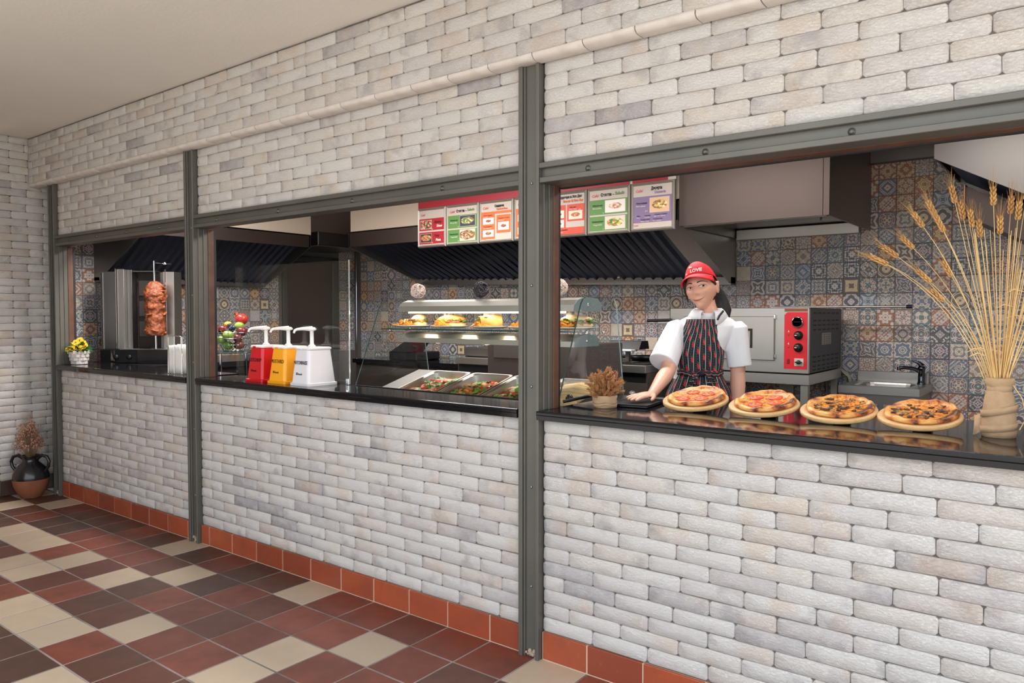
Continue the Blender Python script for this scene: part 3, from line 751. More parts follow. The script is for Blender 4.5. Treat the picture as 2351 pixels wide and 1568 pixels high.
# ---- menu boards
M_frame = mat('anodised_frame', (168, 163, 154), .38, .55)
M_paper = mat('white_poster_paper', (192, 181, 173), .6)
M_red = mat('poster_red', (168, 18, 36), .55); M_redband = mat('red_sign_band', (158, 14, 40), .5)
M_green = mat('poster_green', (86, 136, 66), .55); M_orange2 = mat('poster_orange', (212, 102, 46), .55); M_vermil = mat('poster_vermilion', (204, 70, 44), .55); M_lilac = mat('poster_lilac', (126, 108, 144), .55)
M_ink = mat('black_ink', (34, 26, 34), .6); M_inkw = mat('white_ink', (236, 228, 222), .6); M_inkp = mat('pink_script_ink', (226, 92, 92), .6)
M_inkg = mat('green_ink', (96, 140, 70), .6); M_inko = mat('orange_ink', (222, 100, 52), .6); M_inkl = mat('lilac_ink', (140, 122, 160), .6); M_inkdg = mat('dark_green_ink', (40, 82, 40), .6); M_inkdr = mat('dark_red_ink', (112, 14, 28), .6); M_inko2 = mat('brown_ink', (140, 60, 34), .6); M_inkb = mat('dark_violet_ink', (54, 44, 74), .6)
def f_food(cols, sc, bgc, rad):
    def fn(t, p):
        uv = t.coord('Generated'); s = t.sep(uv)
        v = t.comb(s[0], s[2], 0.)
        c = t.ramp(t.sep(t.voro(v, sc))[0], [(i/len(cols), srgb(q)) for i, q in enumerate(cols)], 'CONSTANT')
        c = t.mix(t.m('MULTIPLY', t.noise(v, sc*2, 3), .5), c, srgb(cols[0]))
        dx = t.m('SUBTRACT', s[0], .5); dz = t.m('MULTIPLY', t.m('SUBTRACT', s[2], .52), 1.25)
        d = t.m('ADD', t.m('SQRT', t.m('ADD', t.m('MULTIPLY', dx, dx), t.m('MULTIPLY', dz, dz))), t.m('MULTIPLY', t.noise(v, 6, 2), .16))
        plate = t.ramp(d, [(rad, (0, 0, 0, 1)), (rad+.04, (1, 1, 1, 1))])
        t.link(t.mix(plate, c, srgb(bgc)), p.inputs['Base Color'])
    return fn
def food(nm, cols, sc=9, bgc=(222, 212, 202), rad=.46): return mat('printed_food_'+nm, rough=.55, fn=f_food(cols, sc, bgc, rad))
P_don = food('doner', [(150, 76, 44), (206, 170, 140), (72, 104, 50), (188, 60, 46), (58, 42, 38), (222, 206, 186)], 8, (188, 160, 140), .7)
P_piz = food('pizza', [(216, 140, 92), (180, 64, 48), (226, 180, 130), (96, 110, 56), (60, 44, 40)], 10, (52, 44, 44), .52)
P_sg = food('green_salad', [(112, 140, 66), (196, 204, 150), (160, 84, 60), (74, 96, 48), (220, 220, 190)], 10, (60, 50, 72), .48)
P_sm = food('meat_salad', [(168, 108, 84), (222, 196, 172), (84, 110, 52), (120, 54, 44), (206, 190, 110)], 10, (214, 200, 180), .62)
P_sw = food('sandwich', [(176, 84, 46), (88, 48, 38), (222, 150, 84), (150, 60, 44), (92, 96, 52)], 8, (228, 220, 212), .32)
P_hd = food('hot_dog', [(206, 140, 80), (170, 78, 48), (232, 196, 140), (120, 54, 40), (196, 44, 40)], 6, (224, 208, 190), .40)
P_bu = food('burger', [(200, 120, 64), (70, 46, 38), (190, 60, 44), (94, 120, 52), (226, 180, 120)], 6, (228, 218, 208), .36)
P_sx = food('shrimp_salad', [(222, 190, 168), (206, 70, 60), (180, 150, 96), (236, 226, 214), (130, 90, 60)], 9, (232, 224, 218), .38)
P_sv = food('vegetable_salad', [(116, 156, 58), (216, 84, 52), (226, 200, 84), (64, 100, 50), (238, 230, 200)], 9, (218, 206, 194), .46)
P_pc = food('pancakes', [(226, 176, 92), (80, 44, 40), (242, 212, 150), (112, 40, 60), (104, 128, 66), (246, 224, 190)], 8, (216, 178, 140), .45)
BOARD_Y = 2.285
bxs = [-4.763, -4.420, -4.049, -3.687, -3.341, -2.998, -2.634, -2.288]
labs = ['framed menu board with red doner and pizza panels, leftmost of the row', 'framed green salad menu board with dark plate photo, second from left', 'framed orange sandwich menu board left of the steel post', 'framed orange menu board just left of the steel post, mostly hidden', 'framed vermilion burger and hot dog menu board right of the post', 'framed green salad menu board beside the lilac dessert board', 'framed lilac dessert menu board at the right end of the row']
def board(i):
    xa, xb = bxs[i]+.004, bxs[i+1]-.004; zb, zt = 2.030, 2.372
    t = thing('menu_board', labs[i], 'menu board', ((xa+xb)/2, BOARD_Y, zb), 0, 'menu boards over the serving aisle'); y = BOARD_Y
    fw = .020; b = MB()
    def rail(p, q, r, s_):  # mitred bevelled rail
        f = [Vector((p[0], y, p[1])), Vector((q[0], y, q[1])), Vector((r[0], y, r[1])), Vector((s_[0], y, s_[1]))]
        m = [f[0].lerp(f[3], .5), f[1].lerp(f[2], .5)]; m = [k-Vector((0, .012, 0)) for k in m]
        b.add([f[0], f[1], m[1], m[0], f[2], f[3]], [(0, 1, 2, 3), (3, 2, 4, 5)])
    O = [(xa, zb), (xb, zb), (xb, zt), (xa, zt)]; I = [(xa+fw, zb+fw), (xb-fw, zb+fw), (xb-fw, zt-fw), (xa+fw, zt-fw)]
    for k in range(4): rail(O[k], O[(k+1) % 4], I[(k+1) % 4], I[k])
    b.box(xa, xb, y, y+.02, zb, zt); b.build('frame', M_frame, t)
    px0, px1, pz0, pz1 = xa+fw, xb-fw, zb+fw, zt-fw; w, hh = px1-px0, pz1-pz0
    MB().box(px0, px1, y-.003, y-.0005, pz0, pz1).build('poster', M_paper, t)
    L = [y-.0032]
    def pan(u0, u1, v0, v1, m, nm='colour_panel'):
        L[0] -= .0003; MB().box(px0+u0*w, px0+u1*w, L[0], L[0]+.0006, pz0+v0*hh, pz0+v1*hh).build(nm, m, t)
    def pic(u0, u1, v0, v1, m):
        pan(u0-.012, u1+.012, v0-.010, v1+.010, M_paper, 'photo_border'); pan(u0, u1, v0, v1, m, 'food_photo')
    def tx(s, u, v, size, m, width=None, bold=0, align='LEFT', shear=0):
        text(s, size*hh, m, t, frame((px0+u*w, y-.0062, pz0+v*hh), (1, 0, 0), (0, 0, 1)), align=align, width=width*w if width else None, bold=bold, shear=shear)
    tx('Corfu', .05, .84, .10, M_inkp, .20, shear=.35) if False else tx('Cafel', .05, .845, .095, M_inkp, .19, shear=.4)
    if i == 0:
        pan(0, 1, .42, .76, M_red); pan(0, 1, .03, .37, M_red)
        pic(.06, .50, .47, .71, P_don); pic(.06, .50, .08, .32, P_piz)
        tx('Дюнер', .62, .62, .085, M_inkdr, .28, .001); tx('Döner', .72, .50, .10, M_inkw, .22, .001)
        tx('Пица', .62, .23, .085, M_inkdr, .20, .001); tx('Pizza', .68, .10, .10, M_inkw, .20, .001); tx('5.50', .50, .44, .035, M_inkw); tx('4.90', .50, .05, .035, M_inkw)
    elif i in (1, 5):
        tx('Салати', .30, .85, .10, M_ink, .28, .0012); tx('-', .62, .85, .10, M_ink, None, .001); tx('Salads', .68, .86, .10, M_inkg, .24, .0006)
        pan(0, 1, .41, .77, M_green); pan(0, 1, .02, .37, M_green)
        pic(.42, .94, .45, .74, P_sg if i == 1 else P_sx); pic(.42, .94, .05, .35, P_sm if i == 1 else P_sv)
        tx('Шопска', .08, .62, .05, M_inkdg, .26, .0005); tx('Shopska', .08, .55, .05, M_inkw, .24)
        tx('Зеленчукова', .06, .23, .05, M_inkdg, .30, .0005); tx('Vegetable', .10, .15, .05, M_inkw, .24); tx('6', .36, .43, .05, M_inkw); tx('6', .36, .04, .05, M_inkw)
    elif i in (2, 3):
        tx('Сандвичи', .46, .88, .09, M_ink, .30, .001); tx('Sandwiches', .52, .80, .08, M_inko, .36, .0006)
        pan(0, 1, .70, .77, M_orange2); pan(0, .46, .03, .70, M_orange2); pan(.52, .98, .18, .66, M_orange2)
        pic(.07, .42, .44, .60, P_sw); pic(.07, .42, .10, .27, P_bu); pic(.58, .92, .26, .46, P_sw)
        tx('Клуб сандвич', .08, .66, .04, M_inko2, .30); tx('Club', .08, .62, .035, M_inkw, .14); tx('Сандвич', .08, .36, .04, M_inko2, .28); tx('Sandwich', .08, .31, .035, M_inkw, .26)
        tx('Сандвич с пиле', .57, .56, .04, M_inko2, .36); tx('Chicken', .57, .50, .035, M_inkw, .2)
    elif i == 4:
        tx('Бургери и Хот Дог', .25, .90, .085, M_ink, .68, .001); tx('Burger & Hot dog', .36, .80, .085, M_inko, .60, .0008)
        pan(0, .44, .02, .74, M_vermil); pan(.48, 1, .32, .74, M_vermil); pan(0, 1, .0, .17, M_vermil)
        pic(.05, .38, .42, .60, P_bu); pic(.05, .38, .18, .36, P_bu); pic(.54, .94, .37, .57, P_hd)
        tx('Хот дог', .56, .65, .045, M_inkdr, .2); tx('Hot dog', .55, .60, .045, M_inkw, .22); tx('Бургер', .05, .66, .045, M_inkdr, .24); tx('4.9', .84, .58, .045, M_inkw); tx('Бургер меню', .05, .10, .045, M_inkdr, .44); tx('Burger menu', .05, .04, .045, M_inkw, .3)
    else:
        tx('Десерти', .47, .88, .10, M_ink, .28, .0012); tx('Desserts', .56, .79, .09, M_inkl, .28, .0008)
        pan(0, 1, .13, .74, M_lilac); pic(.44, .93, .36, .69, P_pc)
        tx('Палачинки', .08, .57, .05, M_inkb, .28, .0006); tx('Pancakes', .08, .50, .05, M_inkw, .24); tx('3.4', .32, .38, .05, M_inkw)
        for s1, s2, u, v, wd in (('Мед', 'Honey', .10, .28, .08), ('Нутела', 'Chocolate', .30, .28, .15), ('Сладко и орехи', 'Jam and walnuts', .56, .29, .32), ('Кленов сироп', 'Maple syrup', .20, .19, .24), ('Сладолед', 'Ice cream', .52, .19, .24)):
            tx(s1, u, v, .036, M_inkb, wd); tx(s2, u, v-.042, .034, M_inkw, wd*.9)
        tx('Cafel', .01, .06, .045, M_inkp, .12)
    return t
for i in range(7): board(i)
rb = thing('sign_band', 'long dark red band with pale gaps above the menu boards', 'sign', (-3.5, BOARD_Y, 2.378))
MB().box(bxs[0], bxs[7], BOARD_Y+.008, BOARD_Y+.02, 2.374, 2.60).build('backing', M_paper, rb)
for a, c in ((0, 4), (4, 6), (6, 7)):
    MB().box(bxs[a]+(.012 if a else .006), bxs[c]-(.012 if c < 7 else .06), BOARD_Y+.002, BOARD_Y+.008, 2.376, 2.47).build('red_strip', M_redband, rb)

# ---- pizza oven on its stand
M_ored = mat('red_control_panel', (206, 28, 40), .4); M_ogrey = mat('grey_oven_side', (72, 76, 82), .5, .3)
ox0, ox1, oy0, oy1, oz0, oz1 = -2.41, -1.435, 2.47, 3.27, 1.055, 1.485
t = thing('oven_stand', 'steel frame table carrying the pizza oven', 'stand', ((ox0+ox1)/2, (oy0+oy1)/2, KF))
MB().box(ox0, ox1, oy0+.01, oy1, oz0-.075, oz0-.006, 0, .003).build('table_top', M_steel, t)
for xa in (ox0+.01, ox1-.06):
    for ya in (oy0+.02, oy1-.06): MB().box(xa, xa+.05, ya, ya+.05, KF, oz0-.076, 0, .003).build('leg', M_steel, t)
for ya in (oy0+.035, oy1-.05): MB().box(ox0+.06, ox1-.06, ya, ya+.025, .70, .735, 0, .002).build('rail', M_steel_d, t)
for xa in (ox0+.02, ox1-.045): MB().box(xa, xa+.025, oy0+.07, oy1-.06, .74, .775, 0, .002).build('rail', M_steel_d, t)
t = thing('pizza_oven', 'stainless steel pizza oven with red control panel', 'oven', ((ox0+ox1)/2, (oy0+oy1)/2, oz0))
MB().box(ox0, ox1, oy0, oy0+.02, oz0, oz1, 0, .004).build('front_panel', M_steel, t)
MB().box(ox0+.004, ox1-.004, oy0+.02, oy1, oz0, oz1-.004, 0, .004).build('body', M_ogrey, t)
M_slot = mat('vent_slot_black', (14, 14, 16), .6)
b = MB()
for zz in (1.445, 1.395, 1.365, 1.335, 1.155, 1.125, 1.095, 1.07):
    for k in range(6):
        yy = oy0+.10+k*.11; b.box(ox1-.006, ox1-.0025, yy, yy+.065, zz, zz+.009)
b.build('vent_slots', M_slot, t)['kind'] = 'stuff'
MB().box(ox1-.006, ox1-.002, oy0+.30, oy0+.52, 1.235, 1.315).build('rating_plate', mat('rating_plate', (150, 148, 146), .5), t)
b = MB()
for k in range(5): b.box(ox1-.005, ox1-.0015, oy0+.31, oy0+.51, 1.242+k*.015, 1.2435+k*.015)
for k in range(3): b.box(ox1-.005, ox1-.0015, oy0+.35+k*.06, oy0+.352+k*.06, 1.24, 1.312)
b.build('plate_lines', M_ink, t)
cx0, cx1 = -1.593, -1.447
MB().prism([(cx0+.02, 1.455), (cx0, 1.437), (cx0, 1.085), (cx1, 1.085), (cx1, 1.455)], oy0-.004, oy0-.0005, 'y').build('control_panel', M_ored, t)
MB().box(cx0, cx1, oy0-.003, oy0-.0005, 1.459, 1.478).build('maker_plate', mat('bronze_plate', (140, 84, 60), .4, .5), t)
RX = Matrix.Rotation(radians(90), 4, 'X'); xc = -1.508
g_ = MB(); g_.lathe([(.036, 0), (.036, .012), (.031, .014)], (xc, oy0-.004, 1.392), 24, M=RX); g_ = g_.build('thermometer', M_chrome, t)
MB().lathe([(.031, .0146), (0, .0146)], (xc, oy0-.004, 1.392), 24, M=RX).build('dial_face', mat('dial_face', (214, 216, 214), .4), g_)
MB().box(xc-.02, xc+.02, oy0-.0197, oy0-.0187, 1.391, 1.3935).build('needle', M_black, g_)
for zz in (1.305, 1.225):
    k = MB(); k.lathe([(.029, 0), (.029, .004), (.021, .006), (.019, .022), (.017, .024), (0, .024)], (xc+.006, oy0-.004, zz), 20, M=RX); k = k.build('knob', M_black, t)
    MB().box(xc-.012, xc+.002, oy0-.0292, oy0-.028, zz-.002, zz+.002).build('knob_mark', M_inkw, k)
    b = MB(); b.lathe([(.005, 0), (.005, .003), (0, .004)], (cx0+.028, oy0-.004, zz+.004), 8, M=RX); b.build('pilot_light', mat('green_pilot', (64, 120, 66), .3), t)
    b = MB(); b.prism([(cx0+.024, zz+.02), (cx0+.032, zz+.02), (cx0+.028, zz+.034)], oy0-.0048, oy0-.004, 'y'); b.build('symbol', M_inkw, t)
MB().box(xc-.018, xc+.04, oy0-.0055, oy0-.004, 1.105, 1.155).build('switch_plate', mat('switch_plate', (196, 190, 180), .4), t)
b = MB(); b.lathe([(.014, 0), (.012, .016), (0, .017)], (xc+.010, oy0-.0055, 1.13), 16, M=RX); b.box(xc-.01, xc+.034, oy0-.024, oy0-.012, 1.126, 1.134); b.build('main_switch', M_black, t)
MB().box(cx0+.02, cx0+.036, oy0-.007, oy0-.004, 1.118, 1.150, 0, .002).build('rocker_switch', M_inkdr, t)
MB().box(-2.30, -1.655, oy0-.016, oy0-.001, 1.135, 1.428, 0, .004).build('door', M_steel, t)
M_owin = mat('oven_window', (150, 134, 116), .15, 0, spec=.8)
b = MB(); b.box(-2.10, -1.80, oy0-.019, oy0-.0165, 1.215, 1.345, 0, .02); dw = b.build('window_frame', M_black, t)
MB().box(-2.085, -1.815, oy0-.021, oy0-.0193, 1.23, 1.33).build('window_glass', M_owin, dw)
b = MB(); b.tube([(-2.38, oy0-.03, 1.40), (-2.56, oy0-.06, 1.395)], .011); b.build('door_handle', M_black, t)
b = MB(); b.ball((-2.42, oy0-.03, 1.345), .014); b.build('handle_knob', M_black, t)
for zz in (1.15, 1.41): MB().box(-1.66, -1.645, oy0-.02, oy0-.001, zz, zz+.03, 0, .003).build('hinge', M_chrome, t)
# peel lying on the oven
t = thing('pizza_peel', 'long thin steel peel handle lying across the oven top', 'peel', (-1.35, 3.1, oz1))
b = MB(); b.tube([(-1.9, 3.12, oz1+.008), (-.985, 3.12, oz1+.008)], .008); b.build('handle', M_steel, t)
b = MB(); b.tube([(-.99, 3.12, oz1+.008), (-.955, 3.12, oz1+.008)], .013); b.build('end_grip', M_black, t)
MB().box(-2.2, -1.88, 2.98, 3.26, oz1, oz1+.004, 0, .001).build('blade', M_steel, t)
# coiled hose
t = thing('cable_coil', 'cream coiled cable hanging behind the oven stand', 'cable', (-1.475, 3.39, .90))
pth = []
for k in range(140):
    a = k/139*2*pi*4.5; q = 1+.05*sin(k*1.7); pth.append((-1.475+.085*q*cos(a), 3.40-.05*(k/139), .90+.125*q*sin(a)))
b = MB(); b.tube(pth, .0065, 6); b.build('coil', mat('cream_cable', (186, 180, 160), .6), t)

# ---- sink cabinet with tap
sx0, sx1, sy0, sy1, sz = -1.365, -.865, 2.90, 3.40, .957
t = thing('sink_cabinet', 'stainless steel sink cabinet with two doors', 'sink', ((sx0+sx1)/2, (sy0+sy1)/2, KF))
b = MB(); rx0, rx1, ry0, ry1 = sx0+.075, sx1-.075, sy0+.075, sy1-.10
def ring2(x0, x1, y0, y1, r, z, n=5):
    P = []
    for cx, cy, a0 in ((x1-r, y0+r, -90), (x1-r, y1-r, 0), (x0+r, y1-r, 90), (x0+r, y0+r, 180)):
        for k in range(n): a = radians(a0+90*k/(n-1)); P.append((cx+r*cos(a), cy+r*sin(a), z))
    return P
rg = [ring2(sx0, sx1, sy0, sy1, .004, sz-.05), ring2(sx0, sx1, sy0, sy1, .004, sz), ring2(rx0, rx1, ry0, ry1, .07, sz), ring2(rx0+.004, rx1-.004, ry0+.004, ry1-.004, .07, sz-.01), ring2(rx0+.02, rx1-.02, ry0+.02, ry1-.02, .06, sz-.14)]
n = 20
for a, c in zip(rg, rg[1:]): b.add(a+c, [(i, (i+1) % n, n+(i+1) % n, n+i) for i in range(n)], 0, False)
b.add(rg[-1], [tuple(range(n))]); b.build('sink_top', M_steel, t)
MB().box(sx0+.02, sx1-.02, sy1-.04, sy1-.02, sz, sz+.075, 0, .002).build('upstand', M_steel, t)
b = MB(); b.box(sx0+.004, sx1-.004, sy0+.012, sy1-.01, KF+.08, sz-.052); b.build('body', M_steel_d, t)
MB().box(sx0+.03, sx1-.03, sy0+.05, sy1-.05, KF, KF+.08).build('plinth', M_black, t)
for xa, xb in ((sx0+.01, sx0+.25), (sx0+.285, sx1-.006)):
    b = MB(); b.box(xa, xb, sy0+.002, sy0+.0115, KF+.12, sz-.115, 0, .002); q = b.build('door', M_steel, t)
    MB().box(xa+.02, xb-.02, sy0-.002, sy0+.0018, KF+.14, sz-.13, 0, .002).build('door_panel', M_steel_d, q)
t = thing('tap', 'dark chrome lever tap at the right of the sink', 'tap', (sx1-.06, sy1-.11, sz))
M_tap = mat('dark_chrome', (92, 94, 104), .12, 1)
bx, by = sx1-.055, sy1-.10
b = MB(); b.lathe([(.026, 0), (.026, .01), (.022, .02), (.021, .09), (.026, .11), (.022, .125), (0, .13)], (bx, by, sz), 16); b.build('tap_body', M_tap, t)
b = MB(); b.tube([(bx, by, sz+.085), (bx-.05, by-.02, sz+.11), (bx-.10, by-.05, sz+.115), (bx-.13, by-.06, sz+.112)], [.016, .013, .012, .012]); b.tube([(bx-.13, by-.06, sz+.118), (bx-.131, by-.061, sz+.095)], .013); b.build('spout', M_tap, t)
b = MB(); b.tube([(bx+.005, by, sz+.125), (bx-.02, by, sz+.15), (bx-.06, by-.01, sz+.165)], [.020, .012, .006]); b.build('lever', M_tap, t)

# ---- cooking range left of the oven, with fry baskets etc.
t = thing('cooking_range', 'steel cooking range with dark top left of the oven', 'range', (-3.4, 2.8, KF))
r0, r1, ry = -4.3, -2.50, 2.30
MB().box(r0, r1, ry, 3.38, KF+.12, 1.02).build('body', mat('warm_grey_steel', (150, 140, 130), .36, .9), t)
MB().box(r0, r1, ry-.03, 3.40, 1.021, 1.075, 0, .003).build('worktop', M_steel, t)
MB().box(r0+.01, r1-.01, ry-.004, ry-.0005, .955, 1.015).build('dark_gap', M_black, t)  # black strip painted in for the shade below the worktop
MB().box(r0+.04, r1-.03, ry+.04, 3.30, 1.0755, 1.083, 0, .003).build('griddle', mat('dark_griddle', (44, 42, 42), .4, .4), t)
for k in range(4):
    b = MB(); b.lathe([(.03, 0), (.028, .02), (.018, .022), (.016, .034), (0, .035)], (r1-.12-.28*k, ry, .86), 14, M=RX); b.build('knob', M_steel_d, t)
    b = MB(); b.lathe([(.008, 0), (.007, .008), (0, .009)], (r1-.22-.28*k, ry, .91), 8, M=RX); b.build('indicator', M_black, t)
t = thing('frying_pan', 'dark frying pan on the range behind the glass', 'pan', (-2.75, 2.8, 1.083))
b = MB(); b.lathe([(.0, .004), (.10, .004), (.13, .035), (.134, .035), (.104, 0), (0, 0)], (-2.75, 2.75, 1.084), 20); b.build('bowl', M_black, t)
b = MB(); b.tube([(-2.87, 2.70, 1.11), (-3.12, 2.56, 1.13)], .012); b.build('handle', M_black, t)
t = thing('fryer', 'steel table fryer with wire basket handles', 'fryer', (-3.95, 2.7, 1.083))
MB().box(-4.28, -3.55, 2.35, 3.2, 1.084, 1.16, 0, .004).build('body', M_steel_d, t)
for k in range(4):
    xx = -4.18+.17*k; yy = 2.42+.08*(k % 2)
    b = MB(); b.tube([(xx, yy, 1.15), (xx, yy, 1.195), (xx+.12, yy, 1.20), (xx+.12, yy, 1.15)], .006, 6); b.build('basket_handle', M_chrome, t)
# tall steel refrigerator unit seen through the glass display
# low back counter along the left wall and dark appliances
t2 = thing('work_table', 'low black work table along the left kitchen wall', 'table', (-6.4, 1.6, KF))
MB().box(KX0+.004, -5.95, .36, 2.36, .98, 1.03, 0, .004).build('table_top', mat('black_work_top', (30, 29, 31), .25), t2)
MB().box(KX0+.02, -6.0, .38, 2.32, KF, .979).build('base', mat('dark_cupboard', (40, 38, 40), .5), t2)
t = thing('back_counter', 'dark cupboard run along the back wall under the long hood', 'counter', (-5.2, 3.0, KF))
MB().box(-6.2, -4.32, 2.75, KY1-.004, .93, .975, 0, .004).build('table_top', M_granite, t)
MB().box(-6.18, -4.34, 2.79, KY1-.02, KF, .929).build('base', mat('dark_brown_cupboard', (58, 50, 46), .5), t)
t = thing('cash_register', 'small black till by the metal wall corner', 'till', (-5.5, 3.0, .975))
b = MB(); b.box(-5.75, -5.35, 2.85, 3.2, .976, 1.06, 0, .01); b.prism([(2.85, 1.06), (3.0, 1.06), (3.1, 1.16), (3.08, 1.17)], -5.72, -5.4, 'x'); b.build('body', M_black, t)
# label scale by the range
t = thing('counter_scale', 'black counter scale with a white tray on a steel foot', 'scale', (-2.73, 2.42, 1.0835))
b = MB(); b.box(-2.745, -2.715, 2.42, 2.45, 1.084, 1.17); b.box(-2.80, -2.66, 2.38, 2.48, 1.0835, 1.09, 0, .002); b.build('foot', M_steel, t)
MB().prism([(2.36, 1.185), (2.52, 1.185), (2.50, 1.245), (2.40, 1.245)], -2.87, -2.60, 'x').build('housing', M_black, t)
MB().box(-2.85, -2.63, 2.30, 2.40, 1.171, 1.186, 0, .004).build('tray', M_white_pl, t)
t = thing('refrigerator', 'low brown-grey steel refrigerator behind the display case', 'refrigerator', (-2.95, 1.75, KF))
MB().box(-3.36, -2.56, 1.55, 2.05, KF, 1.245, 0, .006).build('cabinet', mat('brown_grey_steel', (98, 88, 84), .4, .6), t)
MB().box(-3.30, -2.95, 1.543, 1.5495, 1.14, 1.235, 0, .002).build('panel', M_steel_d, t)

# ================================================================ DISPLAY CASE
DXL, DXR = -3.24, -1.875
t = thing('display_case', 'heated glass food display case with two curved canopies', 'display case', (-2.56, .55, .98))
prof = [(.245, 1.0455), (.43, 1.490), (.448, 1.511), (.48, 1.525), (.55, 1.533), (.70, 1.527), (.74, 1.514), (.762, 1.488), (.845, 1.0), (.30, .985)]
for xa in (DXL, DXR-.007):
    b = MB(); b.add([(xa, y, z) for y, z in prof], [tuple(range(10))], 0); b.add([(xa+.007, y, z) for y, z in prof], [tuple(range(10))[::-1]], 0)
    for i in range(10):
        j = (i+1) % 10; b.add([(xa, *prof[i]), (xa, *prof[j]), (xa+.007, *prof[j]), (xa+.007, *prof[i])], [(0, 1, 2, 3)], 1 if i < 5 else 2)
    b.build('side_glass', [M_glass, M_glass_edge, M_glass_lit], t)
b = MB(); fp = [(.2475, 1.052), (.432, 1.488), (.450, 1.509), (.481, 1.5225), (.55, 1.530), (.64, 1.528)]
for (ya, za), (yb, zb) in zip(fp, fp[1:]): b.quad((DXL+.008, ya, za), (DXR-.008, ya, za), (DXR-.008, yb, zb), (DXL+.008, yb, zb), 0)
b.build('front_glass', [M_glass, M_glass_edge], t)
MB().tube([(DXL+.01, .2455, 1.0475), (DXR-.01, .2455, 1.0475)], .0025, 5).build('glass_seal', M_gasket, t)
M_can = mat('pale_grey_canopy', (176, 174, 166), .3, .75)
M_endcap = mat('grey_blue_end_cap', (120, 138, 140), .5)
def canopy(y0, y1, z0, z1, x0, x1, nm):
    h = z1-z0; d = y1-y0
    pr = [(y0, z0), (y0+.006, z0+h*.45), (y0+d*.14, z0+h*.80), (y0+d*.32, z0+h*.97), (y0+d*.6, z1), (y0+d*.85, z1-h*.1), (y1, z1-h*.45), (y1, z0)]
    b = MB(); n = len(pr); V = [(x0, *p) for p in pr]+[(x1, *p) for p in pr]
    b.add(V, [(i, (i+1) % n, n+(i+1) % n, n+i) for i in range(n)], 0, False); q = b.build(nm, M_can, t)
    for xa in (x0-.004, x1): MB().prism(pr, xa, xa+.004, 'x').build('end_cap', M_endcap, q)
    for xa in (x0-.006, x1+.004):
        b = MB(); b.ball((xa, (y0+y1)/2, z0+h*.45), (.004, .009, .009), 8, 6); b.build('screw', M_chrome, q)
    return q
canopy(.455, .705, 1.455, 1.5235, DXL+.13, DXR-.06, 'upper_canopy')
canopy(.475, .70, 1.284, 1.342, DXL+.13, DXR-.07, 'lower_canopy')
M_led = mat('warm_led_strip', (255, 240, 214), .5, emit=((255, 226, 178), 9))
MB().box(DXL+.20, DXR-.12, .462, .484, 1.446, 1.4545).build('light_strip', M_led, t)
area('display_case_light', ((DXL+DXR)/2, .52, 1.445), (0, 0, 0), 1.1, 2.6, (1, .86, .62), .05)
for k in range(3):
    b = MB(); b.lathe([(.022, 0), (.022, .004), (.015, .005), (0, .005)], (-2.93+.36*k, .60, 1.278), 14); b.build('spot_lamp', M_led, t)
MB().box(DXL+.008, DXR-.008, .44, .725, 1.354, 1.362).build('glass_shelf', [M_glass], t)
MB().box(DXL+.008, DXR-.008, .4365, .4395, 1.354, 1.362).build('shelf_edge', M_glass_edge, t)
for xa in (DXL+.012, DXR-.016):
    for ya in (.50, .66):
        b = MB(); b.ball((xa, ya, 1.350), .009, 8, 6); b.build('shelf_clamp', M_chrome, t)
PTA = math.atan(.28)
b = MB(); b.box(DXL+.008, DXR-.008, .262, .86, KF, .94); b.build('base_cabinet', M_steel_d, t)
MB().quad((DXL+.008, .262, .978), (DXR-.008, .262, .978), (DXR-.008, .385, 1.008), (DXL+.008, .385, 1.008)).build('well_apron', M_steel, t)
MB().quad((DXL+.008, .385, 1.008), (-3.095, .385, 1.008), (-3.095, .74, 1.107), (DXL+.008, .74, 1.107)).build('well_side', M_steel_d, t)
MB().box(DXL+.008, DXR-.008, .80, .845, .94, 1.06).build('rear_ledge', M_steel_d, t)
# pans
PW_, PD_ = .293, .36
def rrect(x0, x1, y0, y1, r, z, n=5):
    P = []
    for cx, cy, a0 in ((x1-r, y0+r, -90), (x1-r, y1-r, 0), (x0+r, y1-r, 90), (x0+r, y0+r, 180)):
        for k in range(n): a = radians(a0+90*k/(n-1)); P.append((cx+r*cos(a), cy+r*sin(a), z))
    return P
def pan_mesh():
    b = MB(); n = 20
    rg = [rrect(0, PW_, 0, PD_, .03, -.004), rrect(0, PW_, 0, PD_, .03, .001), rrect(.010, PW_-.010, .010, PD_-.010, .035, .001), rrect(.016, PW_-.016, .016, PD_-.016, .035, -.008), rrect(.028, PW_-.028, .028, PD_-.028, .03, -.075)]
    for a, c in zip(rg, rg[1:]): b.add(a+c, [(i, (i+1) % n, n+(i+1) % n, n+i) for i in range(n)], 0, True)
    b.add(rg[-1], [tuple(range(n))]); return b.mesh('pan_shell', M_steel)
pm = pan_mesh(); plabs = ['steel pan of ham and lettuce rolls, leftmost in the case', 'steel pan of minced salad with carrot and tomato, second from left', 'steel pan of lettuce and bread rolls left of the steel post', 'steel pan of toasted wraps at the right end of the case']
M_lett = [mat('lettuce_%s' % a, c, .45, var=(30, d), bump=(60, .4, .004)) for a, c, d in (('bright', (110, 164, 52), (76, 130, 40)), ('dark', (70, 116, 44), (96, 146, 56)))]
M_ham = mat('pink_ham', (212, 142, 118), .4, var=(20, (190, 110, 92))); M_tom = mat('tomato_flesh', (204, 58, 42), .25, var=(25, (180, 40, 34))); M_car = mat('grated_carrot', (222, 134, 48), .5)
M_bun = mat('bun_crust', (222, 172, 104), .5, var=(10, (202, 140, 74)), bump=(40, .2, .003)); M_bunp = mat('pale_bread', (238, 210, 164), .6, var=(12, (226, 190, 134))); M_tort = mat('toasted_wrap', (216, 192, 142), .6, var=(8, (196, 160, 106)), bump=(30, .2, .003))
